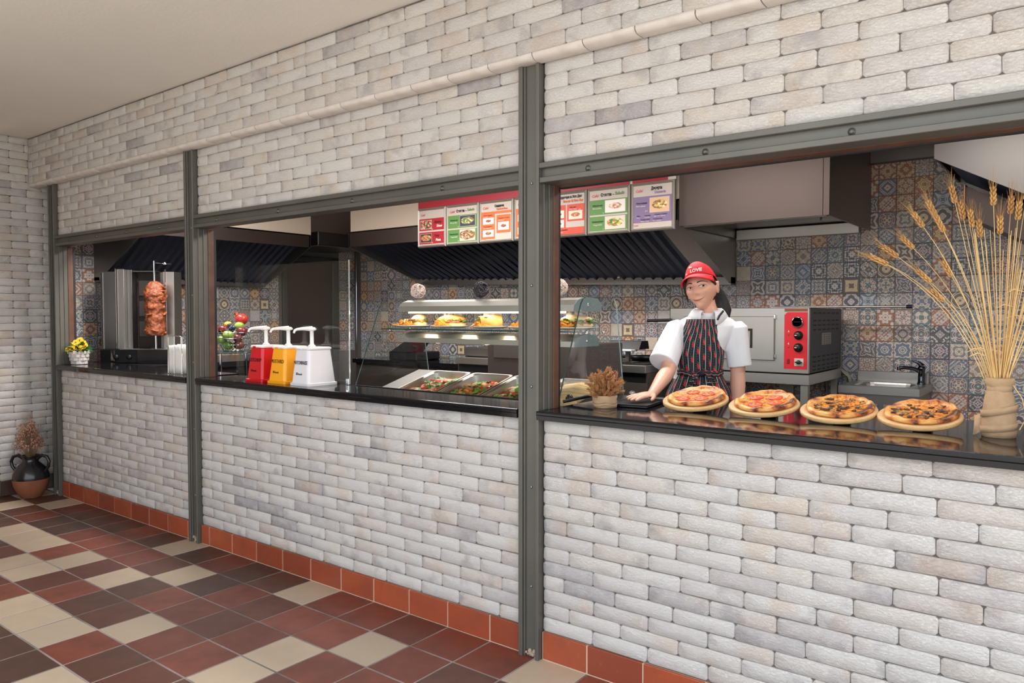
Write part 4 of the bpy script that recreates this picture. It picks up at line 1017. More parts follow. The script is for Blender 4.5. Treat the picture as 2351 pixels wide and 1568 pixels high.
M_mince = mat('minced_filling', (150, 96, 62), .6, var=(40, (196, 140, 92)), bump=(80, .5, .004))
def crumple(seed, s, sc, mi):
    pass
def leaf(b, c, r, mi, rr, flat=.5):
    """crinkled lettuce scrap"""
    n = 7; G = []
    ph = rr.uniform(0, 6)
    M = Matrix.Rotation(rr.uniform(0, 6.3), 3, 'Z') @ Matrix.Rotation(rr.uniform(-.7, .7), 3, 'X')
    for i in range(5):
        row = []
        for j in range(n):
            u, v = i/4-.5, j/(n-1)-.5
            z = flat*(.28*sin(v*13+ph)*abs(v+.1)+.22*sin(u*9+ph*2)+.12*rr.uniform(-1, 1))
            row.append(Vector(c)+M @ Vector((u*r*1.5*(1-.5*abs(v)), v*r*2, z*r)))
        G.append(row)
    b.sheet(G, mi, True)
for i in range(4):
    o = thing('food_pan', plabs[i], 'pan', (-3.09+.303*i, .385, 1.012), 0, 'food pans in the display case'); o.rotation_euler = (PTA, 0, 0)
    q = bpy.data.objects.new('pan_shell', pm); COL.objects.link(q); q.parent = o
    rr = random.Random(50+i); b = MB(); x0, x1, y0, y1, zt = .034, PW_-.034, .034, PD_-.05, -.03
    mats_ = [M_lett[0], M_lett[1], M_ham, M_tom, M_car, M_bunp, M_mince, M_tort]
    if i < 3:
        b.box(x0, x1, y0, y1, -.072, zt-.012, [5, 6, 5][i])
        for k in range(26 if i != 1 else 60):
            x, y = rr.uniform(x0+.02, x1-.02), rr.uniform(y0+.02, y1-.02)
            if i != 1:
                L = rr.uniform(.03, .05); a = rr.uniform(-.5, .5)
                b.ball((x, y, zt-.008+rr.uniform(-.004, .006)), (L, L*.55, .013), 8, 5, rr.choice([5, 5, 2]), M=Matrix.Rotation(a, 4, 'Z').to_3x3())
                if rr.random() < .6: b.ball((x+rr.uniform(-.02, .02), y-.015, zt+.002), (L*.8, L*.35, .008), 8, 5, 2)
            else:
                b.ball((x, y, zt-.01+rr.uniform(0, .012)), (rr.uniform(.012, .026), rr.uniform(.012, .02), .012), 7, 5, rr.choice([6, 6, 6, 4, 0]))
        for k in range(30): leaf(b, (rr.uniform(x0+.015, x1-.015), rr.uniform(y0+.01, y1-.01), zt+.008), rr.uniform(.012, .024), rr.choice([0, 0, 1]), rr)
        for k in range(9): b.lathe([(.0, .004), (.018, .004), (.022, .002), (.022, -.003)], (rr.uniform(x0+.03, x1-.03), rr.uniform(y0+.02, y1-.03), zt+.006), 12, rr.choice([3, 3, 4 if i == 1 else 3]), M=Matrix.Rotation(rr.uniform(-.4, .4), 3, 'X'))
        f = b.build('salad', mats_)
    else:
        for k in range(7):
            y = y0+.015+k*.042; b.tube([(x0+.004, y, zt-.018), (x0+.02, y, zt-.005), (PW_*.5, y+rr.uniform(-.003, .003), zt+.008), (x1-.02, y, zt-.005), (x1-.004, y, zt-.018)], [.016, .024, .026, .024, .014], 9, 7)
            b.tube([(x0+.03, y+.018, zt+.012), (x1-.03, y+.018, zt+.012)], .003, 5, 6)
        f = b.build('wraps', mats_)
    f.location = o.location; f.rotation_euler = o.rotation_euler
    tag(f, ['ham, bread and lettuce mix filling the leftmost pan', 'minced salad with carrot, tomato and lettuce in the second pan', 'bread rolls with lettuce in the pan left of the post', 'pale toasted wraps lying in the rightmost pan'][i], 'food', None, 'stuff')
# plates with sandwiches and fries
M_plate = mat('white_porcelain', (232, 230, 226), .15, spec=.6); M_fry = mat('golden_fries', (236, 166, 62), .5, var=(14, (222, 140, 44)))
M_paper2 = mat('white_wrapping_paper', (244, 240, 232), .7, bump=(20, .5, .006))
b = MB(); b.lathe([(0, .003), (.07, .003), (.105, .014), (.107, .016), (.104, .017), (.07, .0065), (0, .0065)], n=32); plate_me = b.mesh('plate', M_plate)
PX = [-3.085, -2.803, -2.518, -2.262, -1.990]; names = ['round burger', 'seeded sandwich', 'paper-wrapped roll', 'round bun sandwich', 'long lettuce sandwich']
plabel = ['white plate under the burger, leftmost on the glass shelf', 'white plate under the seeded sandwich', 'white plate under the paper-wrapped roll', 'white plate half behind the steel post', 'white plate under the long lettuce sandwich, rightmost']
for i, px in enumerate(PX):
    o = bpy.data.objects.new('plate', plate_me); COL.objects.link(o); o.location = (px, .548, 1.3625); tag(o, plabel[i], 'plate', 'plates on the glass shelf')
    rr = random.Random(70+i); z0 = 1.3695; ry, rx = Vector((.61, -.79, 0)), Vector((.79, .61, 0)); C0 = Vector((px, .548, z0))
    def W3(a, c, z): return C0+rx*a+ry*c+Vector((0, 0, z))
    # fries in front left
    b = MB()
    for k in range(34):
        a, c = rr.gauss(-.045, .016), rr.gauss(.03, .016); ln = rr.uniform(.035, .06); an = rr.uniform(0, 6.3); el = rr.uniform(-.5, .5); z = .008+.026*max(0, 1-((a+.045)**2+(c-.03)**2)/.0009)*rr.random()
        M = Matrix.Translation(W3(a, c, z+.004)) @ Matrix.Rotation(an, 4, 'Z') @ Matrix.Rotation(el, 4, 'Y'); b.box(-ln/2, ln/2, -.004, .004, -.004, .004, 0, 0, M)
    for v in b.v: pass
    b.v = [(x, y, max(z, z0+.001)) for x, y, z in b.v]
    tag(b.build('fries', M_fry), ['heap of fries beside the leftmost burger', 'heap of fries beside the seeded sandwich', 'heap of fries beside the paper-wrapped roll', 'heap of fries on the plate by the steel post', 'heap of fries beside the long lettuce sandwich'][i], 'fries', None, 'stuff')
    s_ = thing('sandwich', ['round burger with lettuce and tomato, leftmost on the glass shelf', 'long seeded sandwich with tomato and white napkin', 'roll wrapped in white paper with lettuce showing', 'round bun sandwich next to the steel post', 'long sandwich full of lettuce at the right end of shelf'][i], 'sandwich', C0, 0, 'sandwiches on the glass shelf')
    Mr = Matrix(((rx.x, ry.x, 0), (rx.y, ry.y, 0), (0, 0, 1)))
    if i in (0, 3):
        b = MB(); b.ball(W3(.035, -.005, .018), (.046, .046, .018), 14, 8, M=Mr); b.build('bun_bottom', M_bunp, s_)
        b = MB(); b.ball(W3(.03, -.01, .045), (.046, .044, .026), 16, 8, M=Matrix.Rotation(-.25, 3, 'Y') @ Mr); b.build('bun_top', M_bunp if i == 0 else M_bun, s_)
        b = MB()
        for k in range(10): a = k/10*6.28; leaf(b, W3(.033+.042*cos(a), -.008+.040*sin(a), .036), .016, 0, rr)
        b.build('lettuce', M_lett[0], s_)
        b = MB(); b.lathe([(0, .005), (.026, .005), (.03, 0), (0, 0)], W3(-.01, .015, .040), 14); b.build('tomato_slice', M_tom, s_)
        b = MB(); b.lathe([(0, .012), (.04, .010), (.043, .004), (.04, 0), (0, 0)], W3(.033, -.006, .028), 16); b.build('patty', M_mince, s_)
    elif i in (1, 4):
        b = MB(); b.ball(W3(.012, -.005, .018), (.083, .036, .017), 16, 8, M=Mr); b.build('bun_bottom', M_bunp, s_)
        b = MB(); b.ball(W3(.012, -.012, .044), (.080, .036, .024), 18, 8, M=Mr); b.build('bun_top', M_bun if i == 1 else M_bunp, s_)
        b = MB()
        for k in range(22): leaf(b, W3(-.062+.0068*k, .022+rr.uniform(-.005, .008), .034+rr.uniform(-.004, .008)), .014 if i == 1 else .021, 0, rr)
        b.build('lettuce', M_lett[0], s_)
        for k in range(2):
            b = MB(); b.lathe([(0, .004), (.018, .004), (.02, 0), (0, 0)], W3(.0+k*.045, .024, .036), 12, M=Matrix.Rotation(.6, 3, 'X')); b.build('tomato_slice', M_tom, s_)
        b = MB(); b.ball(W3(.012, .008, .031), (.074, .03, .009), 12, 6, M=Mr); b.build('filling', M_mince, s_)
    else:
        b = MB(); b.tube([W3(-.055, .03, .030), W3(.0, .012, .034), (W3(.055, -.012, .040))], [.032, .034, .030], 14); b.build('bun', M_bun, s_)
        b = MB()
        for k in range(12): leaf(b, W3(-.058+rr.uniform(-.01, .06), .034+rr.uniform(-.012, .012), .034+rr.uniform(-.012, .02)), .014, 0, rr)
        b.build('lettuce', M_lett[0], s_)
        b = MB(); b.tube([W3(-.062, .033, .03), W3(-.05, .029, .03)], [.024, .02], 12); b.build('filling', M_mince, s_)
    if i in (1, 2, 4):
        b = MB(); G = []
        for u in range(9):
            row = []
            for v in range(5):
                a = (u/8-.5); hh = v/4
                row.append(W3(.012+a*.10*(1.1-.15*hh), -.040-.012*sin(u*2.1)-.006*v, .012+hh*(.072+.018*sin(u*2.6+i)) if i != 2 else .006+hh*(.085+.012*sin(u*1.9))))
            G.append(row)
        b.sheet(G, 0, True, .0012); b.build('paper', M_paper2, s_)
# rattan balls
M_rw = mat('white_rattan', (222, 200, 190), .7); M_rd = mat('dark_rattan', (52, 44, 52), .6)
def rattan(name, loc, r, m, lab, seed):
    rr = random.Random(seed); b = MB()
    for k in range(19):
        ax = Vector((rr.gauss(0, 1), rr.gauss(0, 1), rr.gauss(0, 1))).normalized(); e = ax.orthogonal().normalized(); f = ax.cross(e); off = rr.uniform(-.55, .55); q = sqrt(1-off*off); n = 22; ph = rr.uniform(0, 6)
        pts = [Vector(loc)+Vector((0, 0, r))+(e*cos(2*pi*j/n)*q+f*sin(2*pi*j/n)*q+ax*(off+.1*sin(3*2*pi*j/n+ph)))*(r*rr.uniform(.95, .98)) for j in range(n)]; pts.append(pts[0])
        b.tube(pts, .0022, 5, 0, False)
    o = b.build(name, m); o.data.transform(Matrix.Translation(-Vector(loc))); o.location = loc; tag(o, lab, 'ornament', 'rattan balls on the display case'); return o
rattan('rattan_ball', (-3.08, .58, 1.5315), .043, M_rw, 'white rattan ball on the left end of the display case', 1)
rattan('rattan_ball', (-2.607, .58, 1.5315), .043, M_rd, 'dark brown rattan ball on the display case', 2)
rattan('rattan_ball', (-2.10, .58, 1.5315), .043, M_rw, 'white rattan ball right of the steel post', 3)

# ================================================================ THINGS ON THE COUNTERS
ZT = Z_TOP+.0005
# condiment dispensers
M_disp = [mat('red_plastic', (204, 18, 30), .3), mat('yellow_plastic', (250, 168, 28), .3), mat('white_plastic_matt', (226, 222, 226), .3)]
for i, (xa, wrd, ik) in enumerate(((-3.972, 'KETCHUP', (44, 8, 14)), (-3.756, 'MUSTARD', (96, 62, 10)), (-3.542, 'MAYONNAISE', (74, 70, 78)))):
    w, dp, hh = .168, .205, .196; ya = .030
    t = thing('condiment_dispenser', ['red ketchup pump dispenser', 'yellow mustard pump dispenser', 'white mayonnaise pump dispenser, largest side in view'][i], 'dispenser', (xa+w/2, ya+dp/2, ZT), 0, 'condiment dispensers in a row')
    b = MB(); n = 20
    rg = [rrect(xa, xa+w, ya, ya+dp, .012, ZT), rrect(xa, xa+w, ya, ya+dp, .012, ZT+.014), rrect(xa+.006, xa+w-.006, ya+.005, ya+dp-.006, .02, ZT+.017), rrect(xa+.022, xa+w-.022, ya+.022, ya+dp-.022, .024, ZT+hh), rrect(xa+.020, xa+w-.020, ya+.020, ya+dp-.020, .024, ZT+hh+.004)]
    for a, c in zip(rg, rg[1:]): b.add(a+c, [(k, (k+1) % n, n+(k+1) % n, n+k) for k in range(n)], 0, False)
    b.add(rg[0], [tuple(range(n))[::-1]]); b.add(rg[-1], [tuple(range(n))]); b.build('container', M_disp[i], t)
    b = MB(); rg = [rrect(xa+.017, xa+w-.017, ya+.017, ya+dp-.017, .026, ZT+hh+.0045), rrect(xa+.017, xa+w-.017, ya+.017, ya+dp-.017, .026, ZT+hh+.013), rrect(xa+.026, xa+w-.026, ya+.026, ya+dp-.026, .02, ZT+hh+.017)]
    for a, c in zip(rg, rg[1:]): b.add(a+c, [(k, (k+1) % n, n+(k+1) % n, n+k) for k in range(n)], 0, False)
    b.add(rg[-1], [tuple(range(n))]); b.add(rg[0], [tuple(range(n))[::-1]]); b.build('lid', mat('pale_lid', (222, 212, 212), .35), t)
    MB().box(xa+w/2-.022, xa+w/2+.006, ya+.014, ya+.024, ZT+hh+.004, ZT+hh+.014, 0, .002).build('lid_catch', M_disp[i], t)
    cx, cy, z1 = xa+w/2+.012, ya+dp/2-.02, ZT+hh+.017; pu = MB()
    pu.lathe([(.022, 0), (.022, .006), (.018, .010), (.013, .014), (.011, .02), (.0105, .088), (.013, .090), (.024, .094), (.026, .100), (.018, .109), (0, .112)], (cx, cy, z1), 18)
    pu.build('pump', M_white_pl, t)
    b = MB(); b.tube([(cx, cy, z1+.102), (cx-.005, cy-.05, z1+.103), (cx-.010, cy-.09, z1+.100), (cx-.012, cy-.104, z1+.094), (cx-.013, cy-.110, z1+.080)], [.015, .010, .0075, .007, .006], 10); b.build('nozzle', M_white_pl, t)
    sl = Vector((0, .0165, .179)).normalized(); mk = mat('dispenser_ink', ik, .6)
    P = lambda x, z: (x, ya+.0045+(z-.017)*.017/.179-.0012, ZT+z)
    text(wrd, .030, mk, t, frame(P(xa+.024, .118), (1, 0, 0), sl), width=.118, bold=.0)
    text('hendi', .016, mk, t, frame(P(xa+.068, .060), (1, 0, 0), sl), width=.034)
    b = MB(); o_ = P(xa+.052, .060); Mf = frame(o_, (1, 0, 0), sl)
    for q in ((0, .003, 0, .013), (0, .012, .010, .013), (0, .012, 0, .003), (.009, .012, 0, .013), (.005, .0075, .004, .007)): b.box(q[0], q[1], q[2], q[3], 0, .0006, 0, 0, Mf)
    b.build('logo_mark', mk, t)
# glass guard behind them
t = thing('glass_guard', 'upright clear glass guard behind the condiment dispensers', 'glass screen', (-3.85, .247, ZT))
MB().box(-4.405, -3.288, .244, .250, ZT+.004, 1.745).build('glass_pane', M_glass, t)
MB().box(-3.2878, -3.2845, .2435, .2505, ZT+.004, 1.745).build('polished_edge', mat('bright_glass_edge', (235, 240, 242), .1, .6), t)
for xx in (-3.30, -4.2): MB().box(xx-.012, xx+.012, .238, .2435, ZT, ZT+.035, 0, .002).build('clamp', M_chrome, t)
# napkin holder and napkins
t = thing('napkin_holder', 'chrome wire napkin holder next to the steel post', 'napkin holder', (-4.80, .09, ZT))
for yy in (.047, .137):
    b = MB(); b.tube([(-4.885, yy, ZT+.004), (-4.885, yy, ZT+.245), (-4.86, yy, ZT+.252), (-4.735, yy, ZT+.252), (-4.71, yy, ZT+.245), (-4.71, yy, ZT+.004)], .0032, 6); b.build('wire_loop', M_chrome, t)
b = MB(); b.tube([(-4.80, .047, ZT+.252), (-4.80, .043, ZT+.1), (-4.80, .043, ZT+.004)], .003, 6); b.build('wire_loop', M_chrome, t)
b = MB(); b.box(-4.89, -4.705, .045, .139, ZT, ZT+.003); b.build('base_plate', M_chrome, t)
rr = random.Random(4); M_nap = mat('white_napkin', (238, 232, 226), .85)
for k in range(9):
    y = .053+k*.0094; G = []; dz = rr.uniform(-.004, .006)
    for u in range(7):
        G.append([(-4.892+.03*u+rr.uniform(-.002, .002), y+.0012*sin(u*1.3+k)+rr.uniform(-.0006, .0006), ZT+.0045+v*.062+(dz if v == 3 else 0)) for v in range(4)])
    b = MB(); b.sheet(G, 0, True, .005); tag(b.build('napkin', M_nap), 'folded white paper napkin standing in the wire holder', 'napkin', 'napkins in the wire holder')
# flower pot
t = thing('potted_pansies', 'small white basket pot of yellow pansies at the left counter end', 'potted plant', (-6.355, .100, ZT))
b = MB(); M_bask = mat('white_basket', (214, 206, 202), .8, bump=(30, .3, .004))
for k in range(4):
    for q in range(12):
        a = 2*pi*q/12+.26*(k % 2); r = .056+.007*k; z = ZT+.002+k*.027; ou = .0035 if (q+k) % 2 else -.001
        M = Matrix.Translation((-6.355, .100, z)) @ Matrix.Rotation(a, 4, 'Z'); b.box(r-.006+ou, r+ou, -.0155, .0155, 0, .0262, 0, .003, M)
b.build('basket_weave', M_bask, t)['kind'] = 'stuff'
b = MB(); b.lathe([(0, ZT), (.052, ZT), (.074, ZT+.10), (.068, ZT+.10), (.06, ZT+.09), (0, ZT+.09)], (-6.355, .100, 0), 20); b.build('pot', M_bask, t)
rr = random.Random(9); b = MB(); M_leafd = mat('dark_green_leaf', (44, 92, 40), .45, var=(20, (66, 120, 50)))
def flatleaf(b, p, d, L, w, mi=0):
    d = Vector(d).normalized(); s_ = d.cross(Vector((0, 0, 1))); s_ = s_.normalized() if s_.length > .01 else Vector((1, 0, 0)); n_ = s_.cross(d); p = Vector(p)
    P = [p, p+d*L*.4+s_*w-n_*w*.1, p+d*L*.45+n_*w*.35, p+d*L*.4-s_*w-n_*w*.1, p+d*L-n_*L*.12]
    b.add(P, [(0, 1, 2), (0, 2, 3), (1, 4, 2), (2, 4, 3)], mi, True)
for k in range(90):
    a = rr.uniform(0, 6.3); e = rr.uniform(.0, 1.3); flatleaf(b, (-6.355+.035*cos(a), .100+.035*sin(a), ZT+.095+rr.uniform(0, .03)), (cos(a)*cos(e), sin(a)*cos(e), sin(e)), rr.uniform(.05, .085), rr.uniform(.012, .02))
b.build('leaves', M_leafd, t)['kind'] = 'stuff'
M_pansy = mat('yellow_petal', (244, 182, 26), .5, var=(40, (250, 206, 60))); M_eye = mat('dark_flower_eye', (120, 60, 20), .6)
for k, (a, c, z) in enumerate(((-.045, .0, .155), (.0, .04, .175), (.04, .01, .165), (-.015, .055, .13), (.035, .055, .13), (.01, .0, .19), (-.06, .04, .12), (.06, .03, .15))):
    C0 = Vector((-6.355, .100, ZT+z))+Vector((.79, .61, 0))*a+Vector((.61, -.79, 0))*c; b = MB(); nrm = Vector((.5, -.75, .45)).normalized(); e1 = nrm.orthogonal().normalized(); e2 = nrm.cross(e1)
    for q in range(5):
        an = q/5*2*pi; cen = C0+(e1*cos(an)+e2*sin(an))*.013; rim = [cen+(e1*cos(j/8*2*pi)+e2*sin(j/8*2*pi))*.015+nrm*(.004*cos(j)) for j in range(8)]; b.add([cen-nrm*.003]+rim, [(0, 1+j, 1+(j+1) % 8) for j in range(8)], 0, True)
    f = b.build('flower', M_pansy, t); b = MB(); b.ball(C0+nrm*.003, .005, 6, 4); b.build('flower_centre', M_eye, f)
# fruit basket on a glass stand
FX, FY, FZ = -5.31, .80, 1.155
t = thing('glass_stand', 'round glass top stand with steel legs under the fruit basket', 'stand', (FX, FY, KF))
b = MB(); b.lathe([(0, FZ-.010), (.24, FZ-.010), (.242, FZ-.005), (.24, FZ-.001), (0, FZ-.001)], (FX, FY, 0), 32); b.build('glass_top', M_glass, t)
b = MB(); b.lathe([(.2425, FZ-.009), (.2445, FZ-.005), (.2425, FZ-.001)], (FX, FY, 0), 32); b.build('glass_rim', M_glass_edge, t)
for k in range(4):
    a = radians(30+90*k); b = MB(); b.tube([(FX+.2*cos(a), FY+.2*sin(a), KF), (FX+.2*cos(a), FY+.2*sin(a), FZ-.011)], .010, 8); b.build('leg', M_chrome, t)
b = MB(); b.lathe([(0, .55), (.21, .55), (.21, .558), (0, .558)], (FX, FY, 0), 32); b.build('lower_shelf', M_glass, t)
t = thing('fruit_basket', 'chrome wire basket heaped with fruit', 'basket', (FX, FY, FZ))
b = MB()
for zz, r in ((.004, .075), (.05, .10), (.10, .122), (.145, .135)): b.tube([(FX+r*cos(2*pi*k/28), FY+r*sin(2*pi*k/28), FZ+zz) for k in range(29)], .003, 5, 0, False)
for k in range(18):
    a = 2*pi*k/18; b.tube([(FX+r*cos(a+s_), FY+r*sin(a+s_), FZ+zz) for zz, r, s_ in ((.004, .075, 0), (.05, .10, .08), (.10, .122, .16), (.145, .135, .22), (.165, .165, .24))], .0024, 5)
b.tube([(FX-.075, FY, FZ+.004), (FX+.075, FY, FZ+.004)], .003, 5); b.tube([(FX, FY-.075, FZ+.004), (FX, FY+.075, FZ+.004)], .003, 5); b.build('wire_frame', M_chrome, t)
rv, fv = Vector((.79, .61, 0)), Vector((.61, -.79, 0))
M_stem = mat('brown_stem', (84, 60, 40), .8)
fr = [('pomegranate', 'red pomegranate with a crown on top of the fruit basket', .062, -.01, .245, .047, (214, 62, 44), (190, 40, 40)),
 ('apple', 'dark red apple at the left rim of the fruit basket', -.062, .045, .165, .040, (132, 36, 40), (100, 28, 34)),
 ('apple', 'dark red apple at the right rim of the fruit basket', .078, .035, .150, .042, (128, 34, 40), (104, 26, 34)),
 ('apple', 'bright green apple high behind the grapes', .055, .02, .195, .036, (138, 176, 62), (166, 190, 84)),
 ('apple', 'green apple in the front middle of the fruit basket', -.012, .085, .125, .040, (134, 168, 54), (160, 186, 84)),
 ('apple', 'green apple low at the left of the fruit basket', -.068, .055, .088, .037, (122, 158, 58), (150, 178, 80)),
 ('apple', 'green apple at the bottom of the fruit basket', -.030, .035, .042, .038, (112, 160, 56), (140, 180, 74)),
 ('apple', 'red brown apple at the bottom right of the fruit basket', .055, .040, .048, .040, (142, 62, 50), (110, 44, 42)),
 ('apple', 'deep red apple inside the right of the fruit basket', .06, .07, .100, .036, (112, 40, 40), (88, 30, 34)),
 ('lemon', 'yellow lemon at the top left of the fruit basket', -.045, -.01, .205, .030, (232, 190, 50), (206, 176, 54)),
 ('plum', 'dark blue plum at the left edge of the basket rim', -.095, .0, .150, .024, (44, 46, 66), (60, 58, 84)),
 ('plum', 'dark blue plum at the right top of the fruit basket', .105, .0, .165, .026, (58, 54, 76), (70, 60, 80))]
for nm, lab, a, c, z, r, c1, c2 in fr:
    P = Vector((FX, FY, FZ+z+.002))+rv*a+fv*c; o = thing(nm, lab, 'fruit', P, 0, 'fruit in the wire basket')
    b = MB(); b.ball(P, (r, r, r*(.93 if nm != 'lemon' else .8)), 18, 12, fn=(lambda d: 1-.16*max(0, abs(d.z)-.75)*4*.6) if nm == 'apple' else None); b.build('flesh', mat(nm+'_skin', c1, .3, var=(9, c2)), o)
    if nm == 'pomegranate':
        b = MB(); b.lathe([(.014, 0), (.011, .008), (.018, .022)], P+Vector((-.030, -.018, .030)), 6, M=Matrix.Rotation(-.7, 3, 'Y')); b.build('crown', mat('pomegranate_crown', (176, 60, 44), .5), o)
    else:
        b = MB(); b.tube([P+Vector((0, 0, r*.7)), P+Vector((.003, 0, r*1.1))], .0016, 5); b.build('stem', M_stem, o)
b = MB(); rr = random.Random(3); cg = Vector((FX, FY, FZ+.185))+rv*.0+fv*.045
for k in range(26):
    b.ball(cg+Vector((rr.gauss(0, .016), rr.gauss(0, .016), rr.gauss(0, .014))), .011, 8, 6)
tag(b.build('grapes', mat('blue_grape', (48, 50, 74), .4, var=(30, (76, 80, 110)))), 'bunch of dark blue grapes in the middle of the basket', 'fruit', None, 'stuff')
# ---- doner grill on the left work table
M_meat = mat('roasted_meat', (168, 92, 52), .5, var=(38, (112, 54, 34), .4, .6), bump=(55, .8, .012))
GX, GY, GZ, GA = -6.39, .61, 1.0305, radians(37.7)
t = thing('doner_grill', 'upright steel doner grill with three burners', 'grill', (GX, GY, GZ), GA)
def lb(nm, m, x0, x1, y0, y1, z0, z1, bev=.002, par=None):
    return MB().box(x0, x1, y0, y1, z0-GZ, z1-GZ, 0, bev).build(nm, m, par or t, True)
lb('left_wing', M_steel_d, -.295, -.175, -.06, .12, 1.15, 1.80); lb('left_wing_edge', M_chrome, -.300, -.282, -.066, -.0605, 1.15, 1.79, .001)
lb('left_wing_edge', M_chrome, -.180, -.172, -.066, -.0605, 1.15, 1.825, .001)
lb('left_door', M_steel, -.172, -.112, -.05, .02, 1.15, 1.822); lb('inner_side', M_steel_d, -.112, -.070, .0, .10, 1.15, 1.82)
lb('back_panel', mat('sooty_steel', (52, 44, 42), .5, .5), -.07, .215, .10, .13, 1.15, 1.80)  # even dark metal tone behind the burners
for k in range(3):
    z = 1.25+.175*k; f = lb('burner', mat('burner_mesh', (84, 76, 74), .7, .4, bump=(300, .4, .002)), -.055, .20, .085, .0995, z, z+.13)
lb('right_wing', M_steel, .205, .298, -.03, .12, 1.15, 1.80); lb('right_wing_edge', M_chrome, .225, .233, -.036, -.0305, 1.13, 1.82, .001); lb('right_inner', M_steel_d, .16, .204, .02, .10, 1.15, 1.8)
lb('top_cap', M_steel, -.2, .12, .02, .12, 1.801, 1.812, .004)
lb('base_box', M_black, -.30, .02, -.10, .14, 1.0310, 1.149, .006); lb('glass_front_box', mat('dark_glass_box', (30, 30, 32), .08, 0, spec=.8), .025, .40, -.13, .14, 1.0310, 1.146, .004)
lb('base_rim', M_steel, -.12, .36, -.13, .0, 1.1465, 1.152, .002)
for xx in (-.16, -.05):
    b = MB(); b.lathe([(.022, 0), (.02, .018), (.012, .02), (0, .021)], (xx, -.10, 1.085-GZ), 14, M=RX); b.build('gas_knob', M_black, t, True)
lb('pilot_plate', M_chrome, -.205, -.175, -.106, -.1005, 1.05, 1.14, .001)
b = MB(); b.tube([(.182, -.12, 1.153-GZ), (.176, -.12, 1.885-GZ)], .008, 8); b.tube([(.176, -.12, 1.87-GZ), (.22, .0, 1.87-GZ), (.24, .05, 1.87-GZ)], .006, 6); b.build('skewer', M_chrome, t, True)
b = MB(); b.lathe([(.02, 0), (.02, .02), (0, .03)], (.22, -.02, 1.86-GZ), 10); b.build('skewer_knob', M_chrome, t, True)
mt = thing('doner_meat', 'stack of roasted doner meat on the upright skewer', 'meat', (GX+cos(GA)*.180-sin(GA)*-.12, GY+sin(GA)*.180+cos(GA)*-.12, 1.265))
b = MB(); rr = random.Random(12); prof = [(0, 0), (.072, 0), (.078, .03), (.074, .09), (.077, .14), (.070, .19), (.080, .23), (.076, .27), (.086, .31), (.088, .35), (.074, .39), (.060, .42), (.034, .445), (0, .455)]
pf = []
for (r0, z0_), (r1, z1_) in zip(prof, prof[1:]):
    for k in range(4): pf.append((r0+(r1-r0)*k/4, z0_+(z1_-z0_)*k/4))
pf.append(prof[-1])
b.lathe(pf, (0, 0, 0), 40, 0, True, fn=lambda r, z, q: r*(1+.16*noise.noise(Vector((3*cos(q), 3*sin(q), z*34)))+.09*noise.noise(Vector((7*cos(q), 7*sin(q), z*60)))))
b.build('meat', M_meat, mt, True)
for k in range(16):
    a, z, r = rr.uniform(0, 6.3), rr.uniform(.02, .40), .078; b = MB()
    b.ball((r*cos(a), r*sin(a), z), (.030, .014, .010), 9, 6, M=Matrix.Rotation(a+pi/2, 3, 'Z') @ Matrix.Rotation(rr.uniform(-.5, .5), 3, 'Y')); b.build('meat_slice', M_meat, mt, True)

# ---- pizzas on wooden boards
M_board = mat('beech_board', rough=.5, fn=lambda t, p: t.link(t.ramp(t.noise(t.mapv(t.coord(), (2, 26, 26)), 3, 3), [(.3, srgb(206, 160, 104)), (.6, srgb(222, 180, 126)), (.8, srgb(190, 142, 90))]), p.inputs['Base Color']))
def f_pizza(dark):
    def fn(t, p):
        v = t.coord(); s = t.sep(v); r = t.m('SQRT', t.m('ADD', t.m('MULTIPLY', s[0], s[0]), t.m('MULTIPLY', s[1], s[1])))
        n1 = t.noise(v, 42, 5, .65); n2 = t.noise(v, 16, 3); n3 = t.noise(v, 75, 3, .7)
        cheese = t.ramp(n1, [(.36, srgb(140, 58, 20)), (.44, srgb(206, 104, 26)), (.50, srgb(240, 172, 58)), (.56, srgb(226, 132, 36)), (.62, srgb(178, 72, 26)), (.69, srgb(104, 44, 22))])
        cheese = t.mix(t.m('MULTIPLY', t.ramp(n3, [(.57, (0, 0, 0, 1)), (.62, (1, 1, 1, 1))]), .75 if dark else .5), cheese, srgb(92, 48, 28))
        crust = t.ramp(n2, [(.36, srgb(234, 182, 108)), (.48, srgb(218, 146, 68)), (.57, srgb(176, 92, 38)), (.64, srgb(84, 42, 26))])
        f = t.ramp(t.m('ADD', r, t.m('MULTIPLY', t.m('SUBTRACT', n2, .5), .03)), [(.090, (0, 0, 0, 1)), (.104, (1, 1, 1, 1))])
        t.link(t.mix(f, cheese, crust), p.inputs['Base Color']); t.link(t.bump(n1, .6, .006), p.inputs['Normal'])
    return fn
M_pz = [mat('baked_pizza', rough=.38, fn=f_pizza(False)), mat('baked_pizza_dark', rough=.38, fn=f_pizza(True))]
M_mush = mat('mushroom_flesh', (190, 150, 96), .5, var=(40, (150, 104, 62))); M_mushd = mat('dark_mushroom_skin', (78, 58, 44), .5)
M_toms = mat('tomato_slice_skin', (214, 66, 44), .28, var=(40, (232, 120, 84)))
BRd, TILT = .1345, radians(11.5)
blabs = ['round wooden board under the tomato pizza beside the hand', 'round wooden board under the second tomato pizza', 'round wooden board under the mushroom pizza in third place', 'round wooden board under the pizza next to the burlap vase']
plabs2 = ['pizza with four tomato slices, leftmost on the counter', 'pizza with four tomato slices, second from the left', 'pizza with dark mushrooms, third on the counter', 'pizza with mushrooms and pale cheese, nearest the burlap vase']
